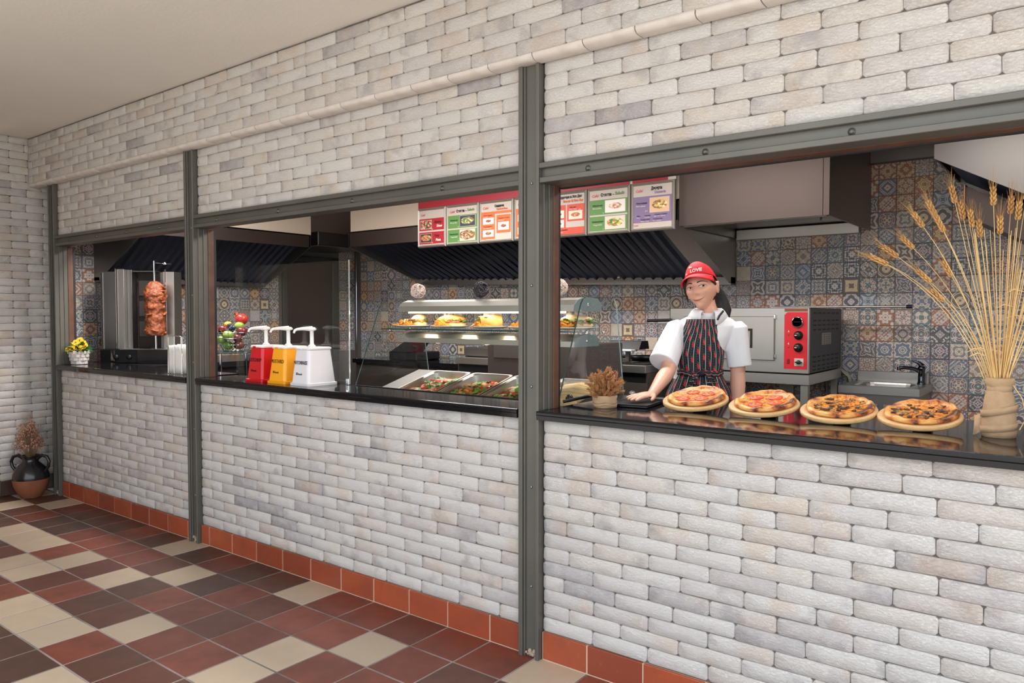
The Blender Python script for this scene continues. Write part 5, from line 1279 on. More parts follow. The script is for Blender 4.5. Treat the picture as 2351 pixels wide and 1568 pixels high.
for i, bx_ in enumerate((-1.303, -1.016, -.7376, -.469)):
    yc, zc = .286+BRd*cos(TILT), ZT+BRd*sin(TILT)+.0005
    o = thing('pizza_board', blabs[i], 'board', (bx_, yc, zc), 0, 'wooden pizza boards'); o.rotation_euler = (TILT, 0, [.02, -.03, .05, -.02][i])
    b = MB(); b.lathe([(0, 0), (BRd-.004, 0), (BRd, .004), (BRd, .013), (BRd-.003, .0165), (BRd-.02, .0165), (0, .0165)], n=48); b.build('board', M_board, o, True)
    b = MB(); M = Matrix.Rotation(-TILT, 4, 'X'); b.prism([(.045, -BRd*sin(TILT)), (.075, -BRd*sin(TILT)), (.075, .074*math.tan(TILT)), (.045, .044*math.tan(TILT))], -.03, .03, 'x'); b.v = [tuple(M @ Vector(v)) for v in b.v]; b.build('prop_block', M_board, o, True)
    rr = random.Random(200+i); z = .0168
    pr = thing('pizza', plabs2[i], 'pizza', o.matrix_basis @ Vector((.004, .004, z)), 0, 'pizzas on the counter'); pr.rotation_euler = (TILT, 0, rr.uniform(-.1, .1))
    Rp = .119; b = MB(); NA, rows = 64, [(0, .010), (.3, .010), (.6, .0105), (.78, .012), (.84, .015), (.90, .0175), (.96, .0155), (1.0, .009), (.985, .002), (.9, 0), (0, 0)]
    off = rr.uniform(0, 50); V = []; F = []
    for q, (rf, zz) in enumerate(rows):
        for k in range(NA):
            a = 2*pi*k/NA; w = 1+.035*noise.noise(Vector((2.2*cos(a), 2.2*sin(a), off)))+.012*noise.noise(Vector((7*cos(a), 7*sin(a), off)))
            h = zz*(1+(.45*noise.noise(Vector((3.5*cos(a), 3.5*sin(a), off+9+rf*4))) if .8 < rf and 0 < q < 8 else 0))+(.0018*noise.noise(Vector((9*rf*cos(a), 9*rf*sin(a), off))) if q < 4 else 0)
            if 3 < q < 8: h += .008*max(0, sin(a))*.7
            V.append((Rp*rf*w*cos(a), Rp*rf*w*sin(a), max(h, 0)))
    for q in range(len(rows)-1):
        for k in range(NA): F.append((q*NA+k, q*NA+(k+1) % NA, (q+1)*NA+(k+1) % NA, (q+1)*NA+k))
    F = [f[::-1] for f in F]; b.add(V, F, 0, True); b.build('base', M_pz[0 if i in (0, 1) else 1], pr, True)
    if i < 2:
        for a, r_ in ((2.3, .055), (.75, .050), (4.2, .062), (5.6, .052)):
            a += .3*i; b = MB(); b.lathe([(0, .0145), (.012, .0145), (.018, .0155), (.0255, .0155), (.0275, .0135), (.027, .010), (0, .010)], (r_*cos(a), r_*sin(a), 0), 20); b.build('tomato_slice', M_toms, pr, True)
            ts = COL.objects[-1]; b = MB()
            for k in range(3):
                c = a+2.1*k; b.ball((r_*cos(a)+.010*cos(c), r_*sin(a)+.010*sin(c), .0150), (.006, .005, .0012), 8, 5)
            b.build('seed_pocket', mat('tomato_seed_jelly', (240, 176, 110), .3), ts, True)
    else:
        for k in range(44):
            a, r_ = rr.uniform(0, 6.3), .092*sqrt(rr.random()); c = rr.uniform(0, 6.3); b = MB(); n = 7
            cap = [(.013*cos(q), .009*sin(q)) for q in [pi*j/n for j in range(n+1)]]+[(-.004, -.001), (-.0035, -.010), (.0035, -.010), (.004, -.001)]
            R2 = Matrix.Rotation(c, 2); P = [R2 @ Vector(q)*rr.uniform(.6, .95) for q in cap]; bb = [(r_*cos(a)+q.x, r_*sin(a)+q.y) for q in P]
            b.prism(bb, .0105, .0140+rr.uniform(0, .003), 'z', 0 if (k+i) % 2 else 1); b.build('mushroom_slice', [M_mush, M_mushd], pr, True)

# ---- black tray under the hand, small black things beside it
t = thing('serving_tray', 'black tray on the counter under the resting hand', 'tray', (-1.565, .405, ZT), radians(8))
MB().box(-.085, .085, -.125, .125, 0, .012, 0, .004).build('tray_base', M_black, t, True)
b = MB(); b.tube([(-.083, -.123, .012), (.083, -.123, .012), (.083, .123, .012), (-.083, .123, .012), (-.083, -.123, .012)], .003, 6); b.build('tray_rim', M_black, t, True)
t = thing('tongs_rest', 'black lever handle lying at the foot of the display glass', 'handle', (-1.79, .30, ZT))
b = MB(); b.tube([(-1.845, .235, ZT+.009), (-1.80, .29, ZT+.022), (-1.745, .36, ZT+.038)], .008, 8); b.build('lever', M_black, t)
b = MB(); b.ball((-1.855, .30, ZT+.018), .018, 14, 10); b.build('knob', M_black, t)
b = MB(); b.ball((-1.66, .52, ZT+.018), .018, 14, 10); tag(b.build('black_knob', M_black), 'small round black knob behind the wheat bunch', 'knob')

# ---- wheat bunch in burlap, and the tall burlap vase of wheat
M_burl = mat('burlap', rough=.9, fn=lambda t, p: (t.link(t.mix(t.noise(t.coord(), 40, 3), srgb(208, 176, 140), srgb(180, 145, 110)), p.inputs['Base Color']), t.link(t.bump(t.m('MULTIPLY', t.m('SINE', t.m('MULTIPLY', t.sep(t.coord())[2], 1900)), t.m('SINE', t.m('MULTIPLY', t.m('ADD', t.sep(t.coord())[0], t.sep(t.coord())[1]), 1700))), .5, .0015), p.inputs['Normal'])))
M_straw = mat('pale_straw', (216, 176, 112), .55, var=(8, (232, 198, 140))); M_ear = mat('wheat_ear', (212, 164, 98), .6, var=(40, (180, 130, 74))); M_grain = mat('brown_wheat_ear', (196, 142, 92), .6, var=(30, (160, 108, 66)))
def ear_mesh(b, p, d, L=.05, r=.006, awn=.05, rr=random, na=8, mi=0):
    p, d = Vector(p), Vector(d).normalized(); e = d.orthogonal().normalized(); f = d.cross(e)
    for k in range(7):
        for s_ in range(3):
            a = s_*2.1+k*1.05; c = p+d*(L*k/7)+(e*cos(a)+f*sin(a))*r*.55
            q = (d+(e*cos(a)+f*sin(a))*.45).normalized(); b.tube([c, c+q*L*.12, c+q*L*.24], [r*.25, r*.5, r*.1], 5, mi)
    for k in range(na):
        a = rr.uniform(0, 6.3); st_ = p+d*L*rr.uniform(.3, .95); q = (d+(e*cos(a)+f*sin(a))*rr.uniform(.12, .35)).normalized(); b.tube([st_, st_+q*awn*rr.uniform(.6, 1.1)], [.0005, .0002], 3, mi, False)
wx, wy = -1.632, .235
t = thing('wheat_bunch', 'short bunch of brown wheat ears wrapped in burlap', 'dried flowers', (wx, wy, ZT)); rr = random.Random(31)
b = MB(); b.lathe([(0, 0), (.048, 0), (.050, .01), (.049, .018), (.052, .026), (.051, .036), (.054, .052), (.049, .053), (.045, .03), (0, .03)], (wx, wy, ZT), 28, fn=lambda r, z, q: r*(1+.035*sin(q*3+z*90)+.02*sin(q*7))); b.build('burlap_wrap', M_burl, t)
for zz in (.012, .024):
    b = MB(); b.tube([(wx+.0515*cos(2*pi*k/24), wy+.0515*sin(2*pi*k/24), ZT+zz+.003*sin(k)) for k in range(25)], .0018, 5, 0, False); b.build('wrap_fold', M_burl, t)
b = MB()
for k in range(170):
    a, r = rr.uniform(0, 6.3), .045*sqrt(rr.random()); h = rr.uniform(.060, .150)*(1-.25*(r/.045)**2); ln = Vector((cos(a)*r, sin(a)*r, 0)); top = Vector((wx, wy, ZT+h))+ln*1.25
    b.tube([(wx+ln.x*.7, wy+ln.y*.7, ZT+.03), top], .0009, 4, 0, False)
    ear_mesh(b, top, (ln.x*14+rr.uniform(-.6, .6), ln.y*14+rr.uniform(-.6, .6), rr.uniform(.1, 1)), rr.uniform(.024, .036), .0036, .020, rr, 4)
b.build('wheat_ears', M_grain, t)['kind'] = 'stuff'
vx, vy = -.229, .345
t = thing('burlap_vase', 'tall bottle wrapped in burlap at the right end of the counter', 'vase', (vx, vy, ZT)); rr = random.Random(8)
b = MB(); b.lathe([(0, 0), (.047, 0), (.049, .02), (.048, .05), (.046, .09), (.043, .125), (.036, .148), (.032, .156), (.036, .163), (.041, .172), (.042, .182), (.038, .190), (.030, .191), (.026, .17), (0, .16)], (vx, vy, ZT), 32, fn=lambda r, z, q: r*(1+.02*sin(q*2+z*40)+.012*sin(q*5+z*70))); b.build('vase_body', M_burl, t)
for zz, tl in ((.030, .008), (.085, .012), (.155, .003)):
    b = MB(); n = 26; r = .0505 if zz < .1 else (.045 if zz < .13 else .0345); G = [[(vx+(r+.001*w)*cos(2*pi*k/n), vy+(r+.001*w)*sin(2*pi*k/n), ZT+zz+tl*cos(2*pi*k/n)+(w-.5)*.022) for w in range(2)] for k in range(n+1)]; b.sheet(G, 0, True, .0012); b.build('burlap_strip', M_burl, t)
b = MB(); b.sheet([[(vx-.046-.012*u, vy-.012+.02*v, ZT+.012+.030*v-.006*u) for v in range(3)] for u in range(3)], 0, True, .001); b.build('loose_end', M_burl, t)
b = MB(); b.tube([(vx+.036, vy-.01, ZT+.17), (vx+.062, vy-.02, ZT+.13), (vx+.075, vy-.02, ZT+.07), (vx+.058, vy-.03, ZT+.03)], .0016, 5); b.build('string', M_straw, t)
t = thing('wheat_bouquet', 'tall fan of dry golden wheat stalks in the burlap vase', 'dried flowers', (vx, vy, ZT+.17)); rr = random.Random(77)
ex = Vector((.99, .13, 0)); ey = Vector((-.13, .99, 0))
stalks = [(-.34, .55, -.30, 1), (-.33, .545, -.36, 1), (-.30, .57, -.25, 1), (-.255, .60, -.22, 1), (-.225, .665, -.16, 1), (-.19, .70, -.10, 1), (-.165, .645, -.14, 1), (-.135, .74, .02, 1), (-.11, .69, -.04, 1), (-.085, .66, .0, 1), (-.06, .63, .02, 1), (-.03, .72, .03, 1), (-.01, .63, .02, 1), (.02, .70, .06, 1), (.035, .67, .03, 1), (.06, .74, .10, 1), (.08, .64, .04, 1), (.10, .72, .10, 1), (.12, .61, .07, 1), (.14, .69, .1, 1), (-.20, .48, -.18, 1), (-.14, .50, -.08, 1), (.16, .57, .1, 1), (.19, .64, .14, 1), (-.16, .42, -.26, 1), (.10, .50, .12, 1), (.05, .55, .05, 0), (0, .58, 0, 0)]+[(rr.uniform(-.10, .17), rr.uniform(.50, .68), 0, 0) for _ in range(26)]
for k, (dx, hz, bend, has) in enumerate(stalks):
    q = rr.uniform(-.06, .06); b0 = Vector((vx, vy, ZT+.16))+ex*(dx*.09+rr.uniform(-.006, .006))+ey*rr.uniform(-.014, .014)
    tip = Vector((vx, vy, ZT+.02+hz))+ex*dx+ey*q; pts = []
    for u in range(9):
        w = u/8; s_ = w+ (w-w*w)*(-.35 if abs(bend) > .05 else 0); pts.append(b0.lerp(tip, w)+ex*((s_-w)*dx)+Vector((0, 0, .9*(w-w*w)*abs(bend)*.55)))
    b = MB(); b.tube(pts, [.0019-.0009*u/8 for u in range(9)], 5); o = b.build('stalk', M_straw, t)
    if has:
        d = pts[-1]-pts[-2]; d = d.normalized()+Vector((0, 0, -.25*abs(bend))); b = MB(); ear_mesh(b, pts[-1], d, .056, .0070, .075, rr, 16); b.build('ear', M_ear, o)
for k in range(9):
    z0_ = ZT+rr.uniform(.22, .5); w = (z0_-ZT-.16)/.5; p = Vector((vx, vy, z0_))+ex*rr.uniform(-.22, .25)*w; s_ = rr.choice([-1, 1]); b = MB(); b.tube([p, p+ex*s_*.03+Vector((0, 0, .01)), p+ex*s_*.055+Vector((0, 0, -.004))], [.0012, .003, .0006], 5); b.build('leaf', M_straw, t)

# ---- two-tone jug with dried flowers on the floor
jx, jy = -6.60, -.175
t = thing('clay_jug', 'two-handled clay jug, black glazed above and bare terracotta below', 'jug', (jx, jy, .001))
M_glaze = mat('black_glaze', (28, 26, 30), .22, spec=.6); M_clay = mat('bare_terracotta', (150, 92, 62), .7, var=(7, (128, 76, 54)), bump=(60, .2, .003))
b = MB(); b.lathe([(0, .001), (.066, .001), (.072, .008), (.095, .045), (.118, .095), (.126, .140), (.1262, .158)], (jx, jy, 0), 40); b.build('lower_body', M_clay, t)
b = MB(); b.lathe([(.1265, .150), (.1275, .165), (.122, .195), (.105, .232), (.078, .262), (.058, .280), (.052, .300), (.055, .316), (.064, .328), (.066, .334), (.058, .336), (.050, .325), (.046, .300), (.05, .28), (.0, .26)], (jx, jy, 0), 40, fn=lambda r, z, q: r, ); b.build('upper_body', M_glaze, t)
for s_ in (-1, 1):
    d = Vector((.80, .60, 0))*s_*(1 if s_ < 0 else .97); c = Vector((jx, jy, 0)); b = MB()
    b.tube([c+d*.055+Vector((0, 0, .305)), c+d*.095+Vector((0, 0, .332)), c+d*.135+Vector((0, 0, .322)), c+d*.153+Vector((0, 0, .285)), c+d*.146+Vector((0, 0, .245)), c+d*.116+Vector((0, 0, .205))], [.013, .0135, .013, .012, .012, .013], 10); b.build('handle', M_glaze, t)
t = thing('dried_flowers', 'bushy dried brown flower stems standing in the clay jug', 'dried flowers', (jx, jy, .3)); rr = random.Random(44); b = MB(); b2 = MB()
for k in range(110):
    a, r = rr.uniform(0, 6.3), sqrt(rr.random()); top = Vector((jx+.13*r*cos(a), jy-.01+.10*r*sin(a)*.9, .60-.14*r*r+rr.uniform(-.08, .03))); top.y = min(top.y, -.09); top.x = max(top.x, XL+.02)
    m = Vector((jx+.03*r*cos(a), jy+.03*r*sin(a), .33)); b.tube([(jx+.01*cos(a), jy+.01*sin(a), .29), m, top], .0008, 4, 0, False)
    for q in range(6): b2.ball(top+Vector((rr.gauss(0, .010), rr.gauss(0, .010), rr.gauss(-.008, .014))), (.0045, .0045, .007), 5, 4)
b.build('stems', mat('dry_stem', (150, 118, 88), .8), t)['kind'] = 'stuff'; b2.build('seed_heads', mat('dry_seed_head', (176, 132, 108), .8, var=(12, (150, 108, 86))), t)['kind'] = 'stuff'
# ================================================================ THE PERSON BEHIND THE COUNTER
from mathutils.bvhtree import BVHTree
PP = Vector((-1.478, .924, 0)); RV = Vector((.92, .393, 0)); FW = Vector((.393, -.92, 0)); ZU = Vector((0, 0, 1))
def L(r, f, z): return PP+RV*r+FW*f+ZU*z
def loft(b, rings, n=20, ax=RV, ay=FW):
    V = []; F = []
    for c, a, d in rings:
        for k in range(n):
            q = 2*pi*k/n; V.append(Vector(c)+ax*(a*cos(q))+ay*(d*sin(q)))
    for i in range(len(rings)-1):
        for k in range(n): F.append((i*n+k, i*n+(k+1) % n, (i+1)*n+(k+1) % n, (i+1)*n+k))
    F.append(tuple(range(n))[::-1]); F.append(tuple((len(rings)-1)*n+k for k in range(n))); F = [f[::-1] for f in F]
    b.add(V, F, 0, True)
def fuse(b, name, m, voxel, smooth=2, parent=None, fac=.5):
    me = b.mesh('tmp', m); o = bpy.data.objects.new('tmp', me); COL.objects.link(o)
    r = o.modifiers.new('r', 'REMESH'); r.mode = 'VOXEL'; r.voxel_size = voxel; r.use_smooth_shade = True
    if smooth: s_ = o.modifiers.new('s', 'SMOOTH'); s_.factor = fac; s_.iterations = smooth
    dg = bpy.context.evaluated_depsgraph_get(); dg.update(); nm = bpy.data.meshes.new_from_object(o.evaluated_get(dg)); bpy.data.objects.remove(o); bpy.data.meshes.remove(me)
    if not nm.materials: nm.materials.append(m)
    nm.polygons.foreach_set('use_smooth', [True]*len(nm.polygons)); nm.name = name
    return nm
def place(me, name, parent):
    me.transform(Matrix.Translation(-parent.location)); o = bpy.data.objects.new(name, me); COL.objects.link(o); o.parent = parent; return o
person = thing('person', 'smiling woman in red cap, white shirt and striped chili apron leaning on the counter', 'person', (PP.x, PP.y, KF))
def f_skin(t, p):
    v = t.coord(); n = t.noise(v, 14, 3)
    t.link(t.mix(t.m('MULTIPLY', n, .55), srgb(226, 175, 150), srgb(208, 146, 124)), p.inputs['Base Color'])
    t.link(t.bump(t.noise(v, 260, 2), .06, .001), p.inputs['Normal'])
M_skin = mat('skin', rough=.48, sss=.08, fn=f_skin)
M_hair = mat('black_hair', (26, 20, 20), .38, fn=lambda t, p: t.link(t.bump(t.noise(t.mapv(t.coord(), (90, 90, 6)), 8, 3), .6, .004), p.inputs['Normal']))
# head
Hc = L(-.020, .012, 1.559)
yaw, roll, pit = radians(19), radians(11), radians(-3)
yh = (FW*cos(yaw)-RV*sin(yaw)).normalized(); zh = (ZU*cos(roll)-RV*sin(roll)).normalized(); zh = (zh-yh*zh.dot(yh)).normalized(); xh = yh.cross(zh).normalized()
HM = Matrix(((xh.x, yh.x, zh.x, Hc.x), (xh.y, yh.y, zh.y, Hc.y), (xh.z, yh.z, zh.z, Hc.z), (0, 0, 0, 1)))
sst = lambda x, a, c: (lambda u: u*u*(3-2*u))(min(1, max(0, (x-a)/(c-a))))
ga = lambda x, c, s_: math.exp(-((x-c)/s_)**2)
def head(d, k=1.0, feat=True):
    X, Y, Z = d
    x = .0705*X*(1-.44*sst(-Z, .02, .95)); y = .090*Y; z = .100*Z
    if Y < 0: y *= 1-.40*sst(-Z, .15, .9)
    else:
        fl = sst(Y, .1, .5); x *= 1
        y += fl*(.020*sst(-Z, .35, .9)*ga(x, 0, .045))
        y -= .004*fl*sst(Z, .2, .8)
        if feat:
            ax_ = abs(x); rm = sst(-z, -.030, .020) if z > -.020 else ga(z, -.020, .0075)
            y += fl*(.0205*ga(x, 0, .0095+.003*rm)*rm + .0075*ga(ax_, .0125, .0065)*ga(z, -.0215, .0085)
              - .0115*ga(ax_, .0315, .0165)*ga(z, .0125, .0125) + .0050*ga(ax_, .030, .022)*ga(z, .0335, .009)
              + .0075*ga(ax_, .040, .019)*ga(z, -.016, .017) + .0060*ga(x, 0, .022)*ga(z, -.052, .010)
              - .0030*ga(ax_, .030, .006)*ga(z, -.048, .008) + .0060*ga(x, 0, .017)*ga(z, -.084, .012) - .0035*ga(x, 0, .02)*ga(z, -.067, .007))
    return Vector((x*k, y*k, z*k))
def headmesh(b, nu=88, nv=64, k=1.0, feat=True, keep=None, M=HM):
    V = []; F = []
    for i in range(nv+1):
        th = pi*i/nv
        for j in range(nu):
            q = 2*pi*j/nu; V.append(Vector((sin(th)*cos(q), sin(th)*sin(q), cos(th))))
    for i in range(nv):
        for j in range(nu):
            f = (i*nu+j, (i+1)*nu+j, (i+1)*nu+(j+1) % nu, i*nu+(j+1) % nu)
            if keep is None or all(keep(V[t_]) for t_ in f): F.append(f)
    b.add([M @ head(v, k, feat) for v in V], F, 0, True)
B = MB(); headmesh(B)
for s_ in (-1, 1):  # ears
    Me = HM @ Matrix.Translation((s_*.0725, -.010, .000)) @ Matrix.Rotation(s_*radians(-22), 4, 'Z') @ Matrix.Rotation(radians(-8), 4, 'X'); V0 = len(B.v)
    B.ball((0, 0, 0), (.0075, .017, .029), 14, 10); B.v[V0:] = [tuple(Me @ Vector(v)) for v in B.v[V0:]]
    V0 = len(B.v); B.tube([(0, .010, -.012), (s_*.006, .015, .004), (s_*.008, .006, .024), (s_*.009, -.010, .024), (s_*.009, -.017, .006), (s_*.006, -.010, -.018), (0, .004, -.028)], .0045, 8); B.v[V0:] = [tuple(Me @ Vector(v)) for v in B.v[V0:]]
# neck, torso, legs
nk = lambda c, a, d: (c, a, d)
loft(B, [(L(-.010, -.012, 1.555), .040, .043), (L(-.002, -.016, 1.52), .041, .044), (L(.006, -.018, 1.48), .043, .045), (L(.010, -.016, 1.445), .056, .052), (L(.010, -.014, 1.42), .09, .06), (L(.007, -.01, 1.40), .118, .070), (L(.002, -.006, 1.37), .120, .080), (L(-.010, 0, 1.32), .110, .086), (L(-.028, .004, 1.25), .094, .076), (L(-.034, .008, 1.17), .088, .070), (L(-.035, .006, 1.08), .135, .098), (L(-.035, 0, .98), .158, .112), (L(-.035, 0, .88), .150, .105), (L(-.035, 0, .83), .09, .08)], 28)
for s_, rr_ in ((-1, -.115), (1, .05)):
    loft(B, [(L(rr_, 0, .92), .082, .092), (L(rr_+s_*.006, 0, .75), .072, .080), (L(rr_+s_*.008, .008, .56), .055, .060), (L(rr_+s_*.008, .0, .45), .052, .056), (L(rr_+s_*.01, -.012, .30), .043, .046), (L(rr_+s_*.012, -.01, .185), .032, .036), (L(rr_+s_*.012, -.005, .125), .036, .05)], 16)
    V0 = len(B.v); B.ball(L(rr_+s_*.018, .06, .135), (.042, .12, .034), 12, 8, M=Matrix(((RV.x, FW.x, 0), (RV.y, FW.y, 0), (0, 0, 1))))
def limb(b, pts, rs, n=14):
    P = [Vector(p) for p in pts]; Q = []; Rr = []
    for i in range(len(P)-1):
        for k in range(4):
            u = k/4; Q.append(P[i].lerp(P[i+1], u)); Rr.append(rs[i]+(rs[i+1]-rs[i])*u)
    Q.append(P[-1]); Rr.append(rs[-1]); b.tube(Q, Rr, n)
def hand(b, Wp, d, up, thumb, curl=.12, sc=1.0):
    """palm at wrist Wp pointing along d; up = back of the hand; thumb = side (+1/-1 of d x up)"""
    d, up = Vector(d).normalized(), Vector(up); up = (up-d*up.dot(d)).normalized(); s_ = d.cross(up).normalized()
    def Hh(a, w, h): return Vector(Wp)+(d*a+s_*w+up*h)*sc
    V = [];
    rings = [(.0, .022, .016, 0), (.02, .027, .016, .001), (.045, .034, .0150, .003), (.072, .037, .0125, .003), (.088, .034, .0095, .001)]
    loft(b, [(Hh(a, 0, h), w*sc, t_*sc) for a, w, t_, h in rings], 16, s_, up)
    for k, (w, ln) in enumerate(((.027, .066), (.0095, .076), (-.0085, .071), (-.0265, .056))):
        w *= thumb; sp = w*.16; p0 = Hh(.066, w*.85, .002); p1 = Hh(.088, w, .003); p2 = Hh(.088+ln*.45, w+sp*.6, .003-.45*ln*curl*.6); p3 = Hh(.088+ln*.75, w+sp, .003-ln*curl*1.1); p4 = Hh(.088+ln, w+sp*1.2, .003-ln*curl*1.75)
        limb(b, [p0, p1, p2, p3, p4], [.0092*sc, .0092*sc, .0084*sc, .0078*sc, .0060*sc], 10); b.ball(p4, .0060*sc, 8, 6)
    p = [Hh(.012, .018*thumb, .0), Hh(.036, .040*thumb, -.001), Hh(.058, .055*thumb, -.004), Hh(.078, .062*thumb, -.007)]
    limb(b, p, [.014*sc, .0115*sc, .0095*sc, .0070*sc], 10); b.ball(p[-1], .0070*sc, 8, 6)
# her right arm (towards the counter) and left arm (hanging)
SR, ER, WR = Vector((-1.606, .860, 1.372)), Vector((-1.560, .690, 1.176)), Vector((-1.538, .487, 1.089))
SL, EL, WL = L(.142, -.012, 1.375), L(.152, -.010, 1.160), L(.150, .055, .955)
for S_, E_, W_ in ((SR, ER, WR), (SL, EL, WL)):
    limb(B, [S_, S_.lerp(E_, .5), E_, E_.lerp(W_, .3), E_.lerp(W_, .75), W_, W_+(W_-E_)*.06], [.046, .041, .034, .036, .027, .022, .021], 16)
hd = Vector((-.20, -.97, -.06)); hand(B, WR+Vector((0, -.006, -.003)), hd, Vector((.05, -.10, 1)), 1 if hd.cross(ZU).x > 0 else -1, .05, .93)
hand(B, WL, (WL-EL).normalized()+FW*.05, RV, 1 if ((WL-EL).cross(RV)).dot(FW) > 0 else -1, .35, .93)
body = place(fuse(B, 'body', M_skin, .0029, 3), 'body', person)
bm_ = BVHTree.FromPolygons([body.location+person.location+v.co for v in body.data.vertices], [p.vertices[:] for p in body.data.polygons]) if False else None
vv = [person.location+v.co for v in body.data.vertices]; bvh = BVHTree.FromPolygons(vv, [tuple(p.vertices) for p in body.data.polygons])
def onface(x, z, off=.0008):
    o = HM @ Vector((x, .25, z)); h = bvh.ray_cast(o, -yh, .4)
    return (h[0]+yh*off) if h[0] is not None else HM @ Vector((x, .09, z))
def patch(nm, fn, nu, nv, m, par, off=.0008, thick=.0):
    b = MB(); b.sheet([[onface(*fn(u/(nu-1), v/(nv-1)), off) for v in range(nv)] for u in range(nu)], 0, True); 
    return b.build(nm, m, par)
M_eyew = mat('eye_white', (222, 212, 206), .25); M_iris = mat('brown_iris', (44, 30, 26), .15); M_brow = mat('dark_eyebrow', (46, 32, 28), .7); M_lip = mat('lips', (186, 104, 96), .4); M_lash = mat('dark_lashes', (40, 28, 28), .7)
for s_ in (1, -1):
    ex_ = s_*.0315
    al = lambda u, v: (ex_+(u-.5)*.029, .0105+.0015*s_*0+(v-.5)*.0088*sin(pi*min(1, max(0, u)))**.7+.0012*cos((u-.5)*3))
    e_ = patch('eye', al, 11, 4, M_eyew, person, .0010)
    ix = ex_-.0035; patch('iris', lambda u, v: (ix+.0053*v*cos(6.283*u), .0112+.0040*v*sin(6.283*u)), 15, 3, M_iris, e_, .0016)
    patch('eyelash', lambda u, v: (ex_+(u-.5)*.033, .0105+.0044*sin(pi*u)**.7+.0012*cos((u-.5)*3)+(v-.2)*.0024), 11, 2, M_lash, person, .0017)
    patch('eyebrow', lambda u, v: (s_*(.012+.042*u), .0285+.0065*sin(pi*(u*.8+.05))-.006*u*u+(v-.5)*.0066*(1-.65*u)), 12, 3, M_brow, person, .0012)
mo = lambda x: .0085*(abs(x)/.026)**2
patch('lips', lambda u, v: ((u-.5)*.052, -.0535+mo((u-.5)*.052)+(v-.5)*.0090*sin(pi*(.06+.88*u))), 17, 5, M_lip, person, .0007)
patch('mouth_line', lambda u, v: ((u-.5)*.056, -.0530+mo((u-.5)*.056)+(v-.5)*.0016), 17, 2, mat('mouth_shadow_skin', (120, 58, 54), .6), person, .0013)
# hair
b = MB(); headmesh(b, 72, 54, 1.045, False, lambda d: (d.z > .55) or (d.y < .30-.9*max(0, -d.z) and d.z > -.62 and (d.y < -.12 or d.z > .20 or abs(d.x) < .2)) and not (abs(d.x) > .72 and -.38 < d.z < .26 and -.42 < d.y < .5))
ha = b.build('hair', M_hair, person); ha.modifiers.new('t', 'SOLIDIFY').thickness = .006
hp = lambda x, y, z: HM @ Vector((x, y, z))
b = MB(); b.tube([hp(0, -.085, .02), hp(-.03, -.11, .0), L(.065, -.115, 1.530), L(.082, -.105, 1.49), L(.098, -.095, 1.455), L(.106, -.09, 1.42)], [.020, .026, .030, .032, .026, .008], 14); b.build('ponytail', M_hair, person)
for s_, pts in ((1, [(.058, .050, .048), (.066, .040, .020), (.0725, .022, -.012), (.074, .008, -.045)]), (-1, [(-.062, .046, .048), (-.068, .026, .030), (-.0715, .006, .014), (-.070, -.02, .02)])):
    b = MB(); b.tube([hp(*q) for q in pts], [.008, .009, .007, .003], 8); b.build('hair_strand', M_hair, person)
# cap
M_cap = mat('red_cap_cloth', (224, 24, 40), .7, bump=(400, .15, .001), var=(5, (206, 20, 36)))
capM = HM @ Matrix.Translation((0, -.002, .006)) @ Matrix.Rotation(radians(6), 4, 'X')
def capf(d):
    v = head(d, 1.10, False); v.z *= 1.16
    if d.y > 0 and d.z > .2: v.y += .010*sst(d.z, .25, .7); v.z += .012*sst(d.y, .0, .6)*sst(d.z, .4, .8)
    return v
V = []; F = []; nu, nv = 60, 24
for i in range(nv+1):
    for j in range(nu):
        q = 2*pi*j/nu; zc = .36-.34*max(0, -sin(q))+.11*max(0, sin(q))**1.3; th = (i/nv)*math.acos(zc); V.append(capM @ capf(Vector((sin(th)*cos(q), sin(th)*sin(q), cos(th)))))
for i in range(nv):
    for j in range(nu): F.append((i*nu+j, (i+1)*nu+j, (i+1)*nu+(j+1) % nu, i*nu+(j+1) % nu))
b = MB(); b.add(V, F, 0, True); cap = b.build('cap', M_cap, person); cap.modifiers.new('t', 'SOLIDIFY').thickness = .002
capb = BVHTree.FromPolygons(V, F)
b = MB(); G = []
for i in range(25):
    q = radians(14+152*i/24); ze = .36+.11*sin(q)**1.3; rz_ = sqrt(1-ze*ze); e = capM @ capf(Vector((cos(q)*rz_, sin(q)*rz_, ze))); row = []
    for w in range(6):
        u = w/5; dirv = (xh*cos(q)*.35+yh*(.45+.75*sin(q))).normalized(); ln = .058*sin(q)**.7
        row.append(e+dirv*ln*u-zh*(.010*u+.008*u*u+.014*(abs(cos(q))**1.6)*u)-zh*.002)
    G.append(row)
b.sheet(G, 0, True, .0028); b.build('cap_brim', M_cap, cap)
def captext(s, size, x0, z0, bold, m):
    o = text(s, size, m, person, Matrix.Identity(4), bold=bold, depth=0); me = o.data; me.transform(Matrix.Translation(person.location))
    for v in me.vertices:
        lx, lz = v.co.x, v.co.y; P0 = HM @ Vector((-(lx+x0), .3, lz+z0)); h = capb.ray_cast(P0, -yh, .5); v.co = (h[0]+yh*.0022 if h[0] is not None else P0-yh*.2)
    me.transform(Matrix.Translation(-person.location)); o.parent = person; return o
captext('LOVE', .0225, -.016, .083, .0008, M_inkw); captext('the', .0120, -.024, .107, .0006, M_inkw); captext('de', .0115, -.045, .078, .0005, M_inkw)
